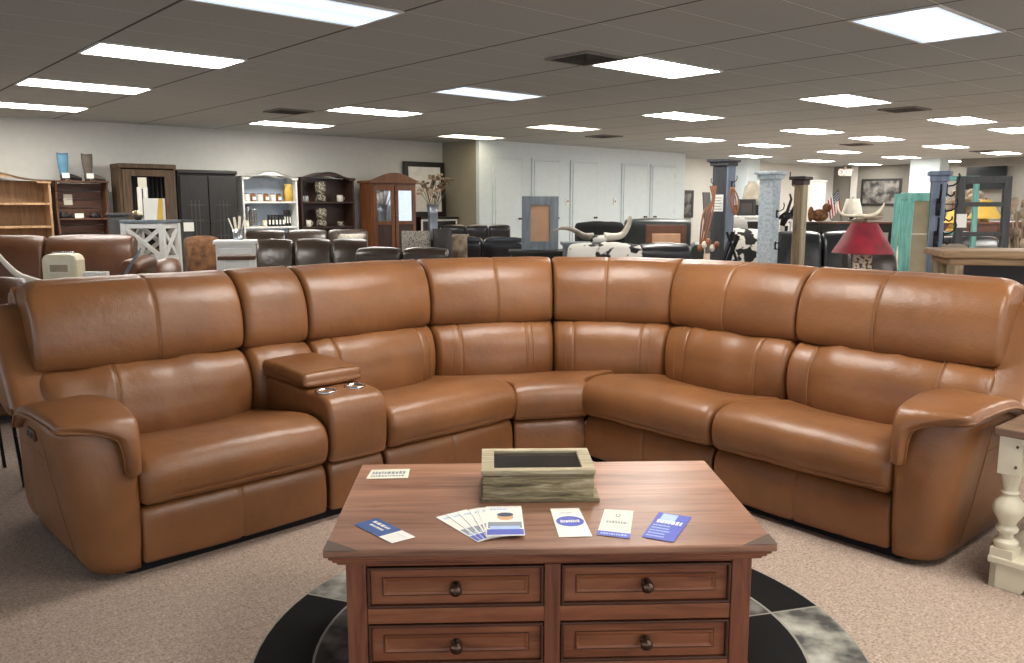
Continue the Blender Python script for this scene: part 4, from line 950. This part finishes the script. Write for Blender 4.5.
cabinet('white_cabinet', 'white cabinet with a metal pot of utensils on it, left of the espresso sofas', 'cabinet', (-2.567, 7.7, 0), 15, .34, .3, 0.978, 'white', None, 1)
up_ = thing('utensil_pot', 'metal pot with pale wooden spatulas on the white cabinet', 'pot', (-2.540, 7.68, 0.978+.001))
MB().lathe([(.04, 0), (.045, .1), (.04, .1), (.035, .01), (.001, .01)], n=16, cap=False).build('pot', 'steel', up_)
for k in range(4): MB().bar((.01*k-.015, 0, .02), (.05*(k-1.6), .01*k, .2+.01*k), .022, .006).build('spatula', 'horn_pale', up_)
table('side_table', 'dark topped low table in front of the white cabinet', 'table', (-2.095, 6.3, 0), 15, .27, .26, 0.922, 'walnut', 'white', .03, .05)
ch_ = 0.718
table('console_table', 'long dark console table behind the left end of the tan sofa', 'table', (-3.279, 6.0, 0), 8, 1.3, .42, ch_, 'espresso', 'espresso', .05)
rd = thing('bread_box', 'cream rounded retro radio box on the console table', 'radio', (-3.234, 5.95, ch_+.001), 6)
pr = [(-.118, 0), (.118, 0), (.118, .19), (.106, .22), (.08, .233), (-.08, .233), (-.106, .22), (-.118, .19)]
MB().prism(pr, -.08, .08, 'y').build('body', 'pale_yellow', rd, .012, 3)
bx(-.078, .078, -.087, -.079, .09, .18).build('front_panel', 'cream', rd, .003); bx(-.06, .06, -.09, -.086, .11, .16).build('grille', 'petal', rd)
MB().tube([(-.08, 0, .225), (-.07, 0, .243), (.07, 0, .243), (.08, 0, .225)], .006, 6).build('handle', 'steel', rd)
for k, (u, w_) in enumerate(((-3.003, .05), (-2.917, .03))):
    o = MB().box(-w_, w_, -.03, .03, 0, .11).build('small_box', 'paper', None, .003); o.location = (u, 5.88, ch_+.001); o.rotation_euler.z = R(5); tag(o, ['small white box right of the retro radio', 'smaller white box at the right of the console table'][k], 'box')
o = MB().tube(catmull([Vector((-3.701, 5.850, 1.056)), Vector((-3.652, 5.850, 0.971)), Vector((-3.602, 5.870, 0.885)), Vector((-3.528, 5.900, 0.797)), Vector((-3.406, 5.930, 0.744))], 5, False), [.010+.0009*k for k in range(21)], 12).build('steer_horn', 'horn_pale'); tag(o, 'curved white horn at the left edge above the sofa arm', 'horn')
o = MB().tube(catmull([Vector((-2.831, 5.950, 0.735)), Vector((-2.757, 5.950, 0.865)), Vector((-2.701, 5.950, 0.944)), Vector((-2.691, 6.000, 0.992))], 4, False), [.014, .013, .012, .012, .011, .011, .01, .01, .009, .008, .007, .006, .005], 8).build('branch', 'greyframe'); tag(o, 'grey driftwood branch standing on the console table', 'branch')
# black buffet with the grey frame standing on it
bh = 0.860
cabinet('buffet', 'black low buffet under the grey framed panel', 'cabinet', (0.320, 8.2, 0), 2, .66, .4, bh, 'blackwood')
framed('framed_board', 'blue-grey frame around a tan panel leaning in front of the white doors', 'frame', (0.274, 8.12, bh+.001), -3, .36, 1.387-bh, .088, 'greyframe', 'tanpanel', 6, .03)
gh = 0.964
cabinet('grey_chest', 'grey chest holding the longhorn mount', 'chest', (0.653, 7.6, 0), 0, .36, .3, gh, 'greyframe', None, 1)
lh = thing('longhorn_mount', 'pale longhorn mount with one dark-tipped horn, below the double doors', 'horns', (0.787, 7.55, gh+.001))
MB().lathe([(.05, 0), (.06, .03), (.05, .06), (.001, .065)], n=16, sx=1.4).build('boss', 'cowhide', lh)
MB().tube(catmull([(-.05, 0, .05), (-.14, -.02, .06), (-.24, -.03, .115), (-.34, -.02, .125), (-.41, 0, .10)], 5, False), [.036-.0015*k for k in range(21)], 12).build('horn', spotted('tan_horn', '6b5f52', 'b3a795', 5, .35, .6, .35), lh)
MB().tube(catmull([(.05, 0, .05), (.14, 0, .048), (.22, .0, .07), (.27, .0, .15), (.29, .0, .235)], 5, False), [.04-.0011*k for k in range(21)], 12).build('horn', 'horn_pale', lh)
# chair with wooden frame
wc = thing('wood_frame_chair', 'wooden framed chair with tan upholstered back, in front of the charcoal recliner', 'chair', (1.619, 8.9, 0), 180)
ht = 1.093
MB().box(-.21, -.15, .15, .2, 0, ht).build('back_post', 'walnut', wc, .004); MB().box(.15, .21, .15, .2, 0, ht).build('back_post', 'walnut', wc, .004)
bx(-.15, .15, .155, .195, ht-.09, ht).build('top_rail', 'walnut', wc, .004); bx(-.15, .15, .155, .195, .6, .66).build('lower_rail', 'walnut', wc, .004)
bx(-.15, .15, .16, .21, .66, ht-.09).build('back_pad', 'tanpanel', wc, .01); bx(-.21, .21, -.25, .15, .40, .47).build('seat', 'tanpanel', wc, .02)
for sx in (-1, 1): bx(sx*.18-.025, sx*.18+.025, -.24, -.19, 0, .4).build('leg', 'walnut', wc, .003)
# ------------------------------------------------------------ posts with hooks
def hook(t, m, mat='iron', s=1.0):
    q = bx(-.014*s, .014*s, -.012*s, -.001, -.05*s, .05*s).xf(m).build('hook', mat, t, .002)
    a = [(0, -.008, .03), (0, -.05, .035), (0, -.085, .06), (0, -.095, .10), (0, -.085, .13)]; b = [(0, -.008, -.03), (0, -.04, -.05), (0, -.06, -.035), (0, -.062, -.01)]
    MB().tube([m @ (Vector(p)*s) for p in a], .007*s, 6).build('prong', mat, q); MB().tube([m @ (Vector(p)*s) for p in b], .007*s, 6).build('prong', mat, q)
def post(name, label, loc, rz, w, d, top, mat, capm, side=None, hooks=(), capw=.05, hs=1.0):
    t = thing(name, label, 'post', loc, rz)
    bx(-w/2, w/2, -d/2, d/2, .1, top-.03).build('shaft', mat, t, .004)
    bx(-w/2-.04, w/2+.04, -d/2-.04, d/2+.04, 0, .1).build('base', mat, t, .006)
    bx(-w/2-capw*.5, w/2+capw*.5, -d/2-capw*.5, d/2+capw*.5, top-.07, top-.03).build('neck', capm, t, .004); bx(-w/2-capw, w/2+capw, -d/2-capw, d/2+capw, top-.03, top).build('cap', capm, t, .006)
    if side: bx(w/2, w/2+.012, -d/2, d/2, .11, top-.071).build('side_board', side, t)
    for f, z in hooks:
        hs_ = hs if f == 'f' else hs*.75; m = {'f': Matrix.Translation((0, -d/2, z)), 'r': Matrix.Translation((w/2+(.013 if side else 0), 0, z)) @ Matrix.Rotation(R(90), 4, 'Z'), 'l': Matrix.Translation((-w/2, 0, z)) @ Matrix.Rotation(R(-90), 4, 'Z')}[f]
        hook(t, m, 'iron', hs_)
    return t
dp = post('coat_post', 'dark slate wooden post hung with horse tack, left of the cowhide armchair', (2.297, 9.1, 0), -42, .17, .17, 1.787, 'slate', 'slate', 'bluegrey', (('l', 1.502), ('r', 1.523), ('l', 0.978), ('r', 0.946)), .05, .9)
o = bx(-.065, .065, -.004, .0, -.09, .09).build('paper_sign', 'paper', dp); o.location = (-.01, -.087, 1.321)
for k in range(5): bx(-.05, .05-.012*(k % 2), -.006, -.0042, .05-.03*k, .058-.03*k).build('sign_line', 'ink', o)
tk = thing('hanging_bridle', 'copper leather bridle hanging on the left of the dark slate post', 'bridle', (0, 0, 0))
px = 2.144; rnd = random.Random(5)
for k in range(4):
    a = Vector((2.158, 8.850, 1.499))-Vector((.02*k, 0, 0)); b = Vector((2.115, 8.800, 1.195))-Vector((.032*k, 0, 0)); c = Vector((2.021, 8.750, 0.829))-Vector((.012*k, 0, 0))
    MB().tube(catmull([a, (a+b)/2+Vector((.02*k, 0, 0)), b, c], 4, False), .009, 6).build('strap', 'copper', tk)
for k in range(5): MB().ball(Vector((1.977, 8.700, 0.853))+Vector((.043*k, 0, .032*(k % 3))), .03, .02, .04, 8, 6).build('ornament', 'horn_pale' if k % 2 else 'copper', tk)
tk2 = thing('hanging_bridle', 'brown leather bridle hanging on the right of the dark slate post', 'bridle', (0, 0, 0))
for k in range(3):
    a = Vector((2.317, 8.850, 1.488))+Vector((.01*k, 0, 0)); b = Vector((2.344, 8.850, 1.352))+Vector((.03*k, 0, 0)); c = Vector((2.361, 8.850, 1.205))+Vector((.01*k, 0, 0)); MB().tube(catmull([a, b, c, Vector((2.312, 8.850, 1.352)), a], 4, False), .008, 6).build('strap', 'copper', tk2)
sf = thing('folding_stand', 'black folding stand leaning beside the dark slate post', 'stand', (0, 0, 0))
for p_, q in (((2.216, 8.550, 1.025), (2.328, 8.500, 0.720)), ((2.278, 8.550, 1.025), (2.164, 8.500, 0.720)), ((2.331, 8.550, 0.984), (2.215, 8.500, 0.720))):
    p_ = Vector(p_); q = Vector(q); q.z = .7; dd = q-p_; e = p_+dd*(p_.z/(p_.z-q.z)); MB().bar(p_, e, .04, .025).build('leg', 'iron', sf)
post('coat_post', 'pale blue distressed square post right of the cowhide armchair', (2.346, 7.6, 0), -40, .14, .15, 1.600, 'paleblue', 'paleblue', None, (('r', 1.220), ('r', 0.933)), .04, 1.0)
post('coat_post', 'weathered brown wooden post in front of the black leather sofa', (2.415, 7.0, 0), -48, .075, .07, 1.536, 'barkpost', 'espresso', 'paleside', (('l', 1.490), ('l', 1.217)), .035, .9)
post('coat_post', 'blue-grey wooden post with black double hooks at the right', (2.936, 5.75, 0), -22, .085, .10, 1.528, 'bluegrey', 'bluegrey', None, (('f', 1.287), ('f', 1.066), ('r', 1.401), ('r', 1.232), ('r', 1.076)), .03, 1.15)
# ------------------------------------------------------------ right half of the store
framed('framed_mirror', 'dark framed picture on the wall right of the double doors', 'picture', W(18.75, 13.95, .95), PHI, .75, .75, .09, 'charcoal', 'artgrey', 0, .03)
o = bx(-.16, .16, 0, .03, 0, 1.65).xf(Matrix.Rotation(R(-6), 4, 'X')).build('leaning_board', 'charcoal'); o.location = W(18.9, 13.2, 0); o.rotation_euler.z = R(PHI); tag(o, 'tall dark board leaning left of the slate post', 'board')
cabinet('tv_cabinet', 'black cabinet behind the pale blue post', 'cabinet', (3.980, 13.8, 0), 10, .55, .4, 1.300, 'blackwood', None, 2)
MB_ = MB().lathe([(.1, 0), (.16, .1), (.13, .3), (.08, .35), (.1, .38), (.001, .36)], n=16).build('decor_urn', 'horn_pale'); MB_.location = (3.973, 13.8, 1.300+.001); tag(MB_, 'pale urn on the black cabinet behind the pale blue post', 'urn')
framed('picture_frame', 'dark square frame panel left of the pale blue post', 'frame', (3.443, 12.2, 1.143+.001), 5, .27, .24, .05, 'blackwood', 'dkleather', 3, .03)
table('white_table', 'white table with dark shadowed underside behind the pale blue post', 'table', (3.723, 12.3, 0), 2, .82, .5, 1.143, 'white', 'white', .06, .05)
cabinet('white_shutter_cabinet', 'narrow white cabinet behind the weathered post', 'cabinet', (5.868, 16.3, 0), 20, .36, .3, 1.772, 'white', None, 1)
mk = thing('motorbike_figure', 'black metal sculpture right of the pale blue post', 'sculpture', (3.140, 9.5, 0))
zb = 1.065
MB().lathe([(.12, 0), (.12, .03), (.025, .05), (.02, zb), (.001, zb)], n=14).build('stand', 'iron', mk)
MB().tube([(-.05, 0, zb), (-.02, 0, zb+.1), (.06, 0, zb+.13), (.1, 0, zb+.25)], [.03, .05, .04, .02], 8).build('figure', 'iron', mk)
MB().tube([(-.1, 0, zb+.08), (0, 0, zb+.16), (.04, 0, zb+.3), (.02, 0, zb+.36)], [.02, .02, .015, .01], 8).build('limb', 'iron', mk)
bt = 1.037
cabinet('buffet', 'long black buffet with a flag and white lamp standing on it', 'cabinet', (5.105, 13.3, 0), 5, 1.15, .5, bt, 'blackwood', 'espresso', 3)
t = thing('sculpture_bust', 'brown bear-like figurine left of the small flag', 'figurine', (4.844, 13.1, bt+.001))
MB().ball((0, 0, .1), .14, .1, .1).build('body', 'fur_brown', t); MB().ball((.1, -.02, .22), .07).build('head', 'fur_brown', t); MB().ball((-.14, 0, .12), .05, .04, .12).build('tail', 'fur_brown', t)
fl = thing('small_flag', 'small striped red and white flag with starred blue corner', 'flag', (5.170, 13.2, bt+.001), 0)
MB().tube([(.06, 0, 0), (-.02, 0, .52)], .008, 6).build('pole', 'walnut', fl); MB().lathe([(.06, 0), (.06, .02), (.001, .03)], (.06, 0, 0), 14).build('base', 'blackwood', fl)
A0 = Vector((-.02, -.01, .50)); dn = Vector((.075, 0, -.42)).normalized(); ac = Vector((-.17, -.03, -.17))
for k in range(9):
    m = MB()
    a = A0+ac*(k/9)+dn*(.0); b = A0+ac*((k+1)/9); st = .19 if k < 5 else 0
    L0 = dn*.31
    m.add([a+dn*(.0 if k >= 5 else .15), b+dn*(.0 if k >= 5 else .15), b+L0, a+L0], [(0, 1, 2, 3)]); o = m.build('stripe', 'red' if k % 2 == 0 else 'white', fl); sd = o.modifiers.new('t', 'SOLIDIFY'); sd.thickness = .004
m = MB().add([A0, A0+ac*(5/9), A0+ac*(5/9)+dn*.15, A0+dn*.15], [(0, 1, 2, 3)]).build('canton', 'navy', fl); sd = m.modifiers.new('t', 'SOLIDIFY'); sd.thickness = .004
stp = MB()
for i in range(4):
    for j in range(3): stp.ball(A0+ac*((i+.7)/8)+dn*(.03+.042*j)+Vector((0, -.006, 0)), .008, .003, .008, 6, 4)
stp.build('star', 'white', m)
def lamp(label, loc, r0, r1, sh, bh_, shm, bm, rz=0, brad=.05, square=False):
    t = thing('table_lamp', label, 'lamp', loc, rz)
    if square: bx(-brad, brad, -brad, brad, 0, bh_).build('base', bm, t, .006)
    else: MB().lathe([(brad, 0), (brad, .02), (brad*.5, .05), (brad*.9, bh_*.4), (brad*.4, bh_*.9), (.012, bh_)], n=18).build('base', bm, t)
    MB().tube([(0, 0, bh_), (0, 0, bh_+sh*.9)], .008, 6).build('stem', 'iron', t)
    n = 24
    MB().rings([[(r*math.cos(2*PI*j/n), r*math.sin(2*PI*j/n), z) for j in range(n)] for r, z in ((r0, bh_+.01), (r1, bh_+sh), (r1-.006, bh_+sh), (r0-.006, bh_+.012), (r0, bh_+.01))], cap=False).build('lamp_shade', shm, t)
    MB().ball((0, 0, bh_+sh+.015), .014).build('finial', 'bronze', t)
lamp('small white shaded table lamp on the long black buffet', (5.432, 13.3, bt+.001), .16, .10, .24, .12, 'lamp_white', 'blackwood')
at = thing('antler_mount', 'long curved horns on a pale mount above the red lamp', 'horns', (4.963, 11.9, 1.065+.001))
MB().tube(catmull([(-.34, 0, .28), (-.27, 0, .12), (-.14, 0, .085), (0, 0, .09), (.14, 0, .08), (.26, 0, .12), (.33, 0, .2), (.35, 0, .27)], 4, False), [.008+.02*math.sin(PI*k/28) for k in range(29)], 10).build('horn', 'horn_pale', at)
MB().lathe([(.12, 0), (.12, .02), (.05, .045), (.001, .05)], n=16).build('base', 'horn_dark', at)
table('display_table', 'dark display table under the long curved horns', 'table', (4.972, 12.0, 0), 4, .9, .6, 1.065, 'walnut', 'blackwood', .06, .12)
t = thing('throw_stack', 'heap of pale folded hides on the display table', 'hides', (5.218, 12.12, 1.065+.03)); 
for k in range(3): sweep([(-.12, .0+.03*k), (-.14, .015+.03*k), (-.1, .03+.03*k), (.1, .03+.03*k), (.13, .015+.03*k), (.1, .0+.03*k)], -.14+.03*k, .12, .02, .01, nx=5, m=3, seed=k, wr=.01)[0].build('hide', ['petal', 'horn_pale', 'throw'][k], t)
framed('framed_picture', 'dark framed mountain picture on the grey end wall', 'picture', (*W(26.96, 12.35)[:2], 1.28), PHI-90, 1.3, .86, .07, 'blackwood', 'artgrey', 0, .03)
ex = thing('exit_sign', 'pale red lit EXIT sign hanging near the rear corner', 'sign', W(26.2, 13.2, CZ-.001), 0)
bx(-.04, .04, -.02, .02, -.1, 0).build('mount', 'exit_white', ex); bx(-.2, .2, -.03, .03, -.34, -.1).build('housing', 'exit_white', ex, .008)
fc = bpy.data.curves.new('exit_letters', 'FONT'); fc.body = 'EXIT'; fc.size = .24; fc.align_x = 'CENTER'; fc.extrude = .002
fc.extrude = .002; fo_ = bpy.data.objects.new('letters', fc); COL.objects.link(fo_)
me_ = bpy.data.meshes.new_from_object(fo_.evaluated_get(bpy.context.evaluated_depsgraph_get())); bpy.data.objects.remove(fo_)
fo_ = bpy.data.objects.new('lettering', me_); COL.objects.link(fo_); fo_.parent = ex; fo_.location = (0, -.033, -.3); fo_.rotation_euler = (R(90), 0, 0); me_.materials.clear(); me_.materials.append(M['exit_red'])
# red lamp and its table
rt = 0.828
table('lamp_table', 'small dark table carrying the red lamp behind the tan sofa', 'table', (2.449, 5.8, 0), -20, .42, .42, rt, 'espresso', 'espresso', .04)
lamp('table lamp with a wide deep red shade and spotted square base', (2.440, 5.75, rt+.001), .205, .085, 1.184-0.970, 0.970-rt-.01, 'red_shade', 'giraffe', -20, .06, True)
# leaning teal frames
framed('framed_board', 'teal painted frame around a beige panel leaning behind the blue-grey post', 'frame', (4.194, 8.5, 0), -8, .36, 1.425/math.cos(R(5)), .085, 'teal', 'beigepanel', 5, .04, lambda t, Lm: bx(-.1, .1, .01, .016, 1.0, 1.015).xf(Lm).build('rail', 'horn_pale', t))
framed('narrow_frame', 'narrow teal window frame leaning left of the beige-panelled one', 'frame', (3.791, 8.1, 0), -30, .18, 1.409/math.cos(R(7)), .06, 'teal', None, 7, .04)
# window frames standing at the right
def winframe(label, cx, Y, rz, w, top, bw, mat, bars, lean=3, zbot=0, tagp=None):
    t = thing('window_frame', label, 'frame', (cx, Y, zbot), rz); h = (top-zbot)/math.cos(R(lean)); Lm = Matrix.Rotation(R(-lean), 4, 'X')
    for sx in (-1, 1): bx(sx*(w/2-bw/2)-bw/2, sx*(w/2-bw/2)+bw/2, 0, .04, 0, h).xf(Lm).build('stile', mat, t, .003)
    for z in bars: bx(-w/2+bw, w/2-bw, .004, .036, z-bw*.3, z+bw*.3).xf(Lm).build('muntin', mat, t, .002)
    bx(-w/2+bw, w/2-bw, 0, .04, h-bw, h).xf(Lm).build('top_rail', mat, t, .003); bx(-w/2+bw, w/2-bw, 0, .04, 0, bw*1.5).xf(Lm).build('bottom_rail', mat, t, .003)
    if tagp: bx(-.04, .04, -.006, -.001, tagp-.055, tagp+.055).xf(Matrix.Translation((-w/2+bw/2+.01, 0, 0)) @ Lm).build('price_tag', 'paper', t)
    return t
winframe('black open window frame with a white tag at the right', 3.853, 6.75, -6, .42, 1.533, .06, 'charcoal', (1.308, 1.065), 3, 0, 1.173)
winframe('teal open window frame behind the black one', 3.916, 7.3, -8, .37, 1.553, .04, 'teal', (1.053,), 3)
winframe('black narrow window frame between the blue-grey post and teal frame', 4.173, 8.0, -4, .26, 1.555, .02, 'charcoal', (1.309,), 2)
# behind the window frames
dh = 1.088
cabinet('wooden_dresser', 'brown wooden dresser seen through the black window frame', 'dresser', (6.046, 10.8, 0), -10, 1.05, .45, dh, 'walnut', 'amber', 3)
lamp('table lamp with a wide yellow shade seen through the black window frame', (6.107, 10.75, dh+.001), .2, .06, .25, .03, 'yellow', 'yellow')
lamp('table lamp with a small yellow shade seen through the teal frame', (5.285, 10.0, dh-.1), .09, .03, .16, .09, 'yellow', 'yellow')
cabinet('small_chest', 'small brown chest under the small yellow lamp', 'chest', (5.299, 10.0, 0), -10, .26, .3, dh-.1, 'walnut', 'amber', 1)
for k in range(4):
    o = MB().lathe([(.07, 0), (.08, .02), (.08, 1.36), (.06, 1.38), (.001, 1.38)], n=14).build('rolled_rug', ['petal', 'tanpanel', 'throw', 'copper'][k]); o.location = (6.109+.17*k, 11.75, 0); tag(o, '%s of four rolled rugs standing behind the teal frame' % ['leftmost', 'second', 'third', 'rightmost'][k], 'rug', 'rolled rugs standing on end')
tv = thing('television', 'black flat television above the dresser seen through the black frame', 'television', W(26.9, 9.2, 1.75), PHI-90); bx(-.55, .55, -.05, .0, 0, .95).build('housing', 'black', tv, .01); bx(-.53, .53, -.054, -.051, .03, .92).build('screen', 'screen', tv); bx(-.2, .2, .0, .1, .3, .6).build('wall_bracket', 'iron', tv)
pl = thing('dried_arrangement', 'pale dried flower arrangement above the wide yellow lamp', 'flowers', (6.623, 12.2, 0), 0)
MB().lathe([(.12, 0), (.13, .02), (.05, .1), (.05, 1.05), (.12, 1.12), (.14, 1.25), (.1, 1.25), (.001, 1.15)], n=16).build('urn_stand', 'horn_pale', pl)
rnd = random.Random(9)
for k in range(9): MB().ball((rnd.uniform(-.2, .2), rnd.uniform(-.1, .1), 1.33+rnd.uniform(0, .2)), .06, n=8, m=6).build('flower_head', 'petal', pl)
pl = thing('silk_plant', 'tall pale silk plant at the right edge behind the wooden counter', 'plant', (4.740, 7.7, 0), 0)
MB().lathe([(.12, 0), (.15, .35), (.13, .35), (.001, .3)], n=16).build('pot', 'blackwood', pl)
for k in range(26):
    a = k*2.4; rr = .05+.1*((k*7) % 10)/10; z = .8+.55*k/26
    MB().tube([(0, 0, .3), (rr*.5*math.cos(a), rr*.5*math.sin(a), z*.7), (rr*1.2*math.cos(a), rr*1.2*math.sin(a), z)], .006, 5).ball((rr*1.2*math.cos(a), rr*1.2*math.sin(a), z), .035, .03, .05, 8, 6).build('stem', 'petal' if k % 3 else 'throw', pl)
# wooden counter behind the right end of the tan sofa
wc2 = thing('sofa_console', 'weathered wood console with a thick moulded top behind the right recliner', 'console', (3.167, 5.15, 0), -12)
kh = 1.025
bx(-.5, .5, -.22, .22, kh-.045, kh).build('top', 'counterwood', wc2, .008); bx(-.46, .46, -.19, .19, kh-.09, kh-.045).build('moulding', 'counterwood', wc2, .012)
for sx in (-1, 1):
    for sy in (-1, 1): bx(sx*.41-.04, sx*.41+.04, sy*.15-.035, sy*.15+.035, 0, kh-.09).build('leg', 'barkpost', wc2, .004)
bx(-.37, .37, .1, .13, .15, kh-.09).build('back_panel', 'blackwood', wc2); bx(-.37, .37, -.15, .1, .12, .15).build('shelf', 'barkpost', wc2)
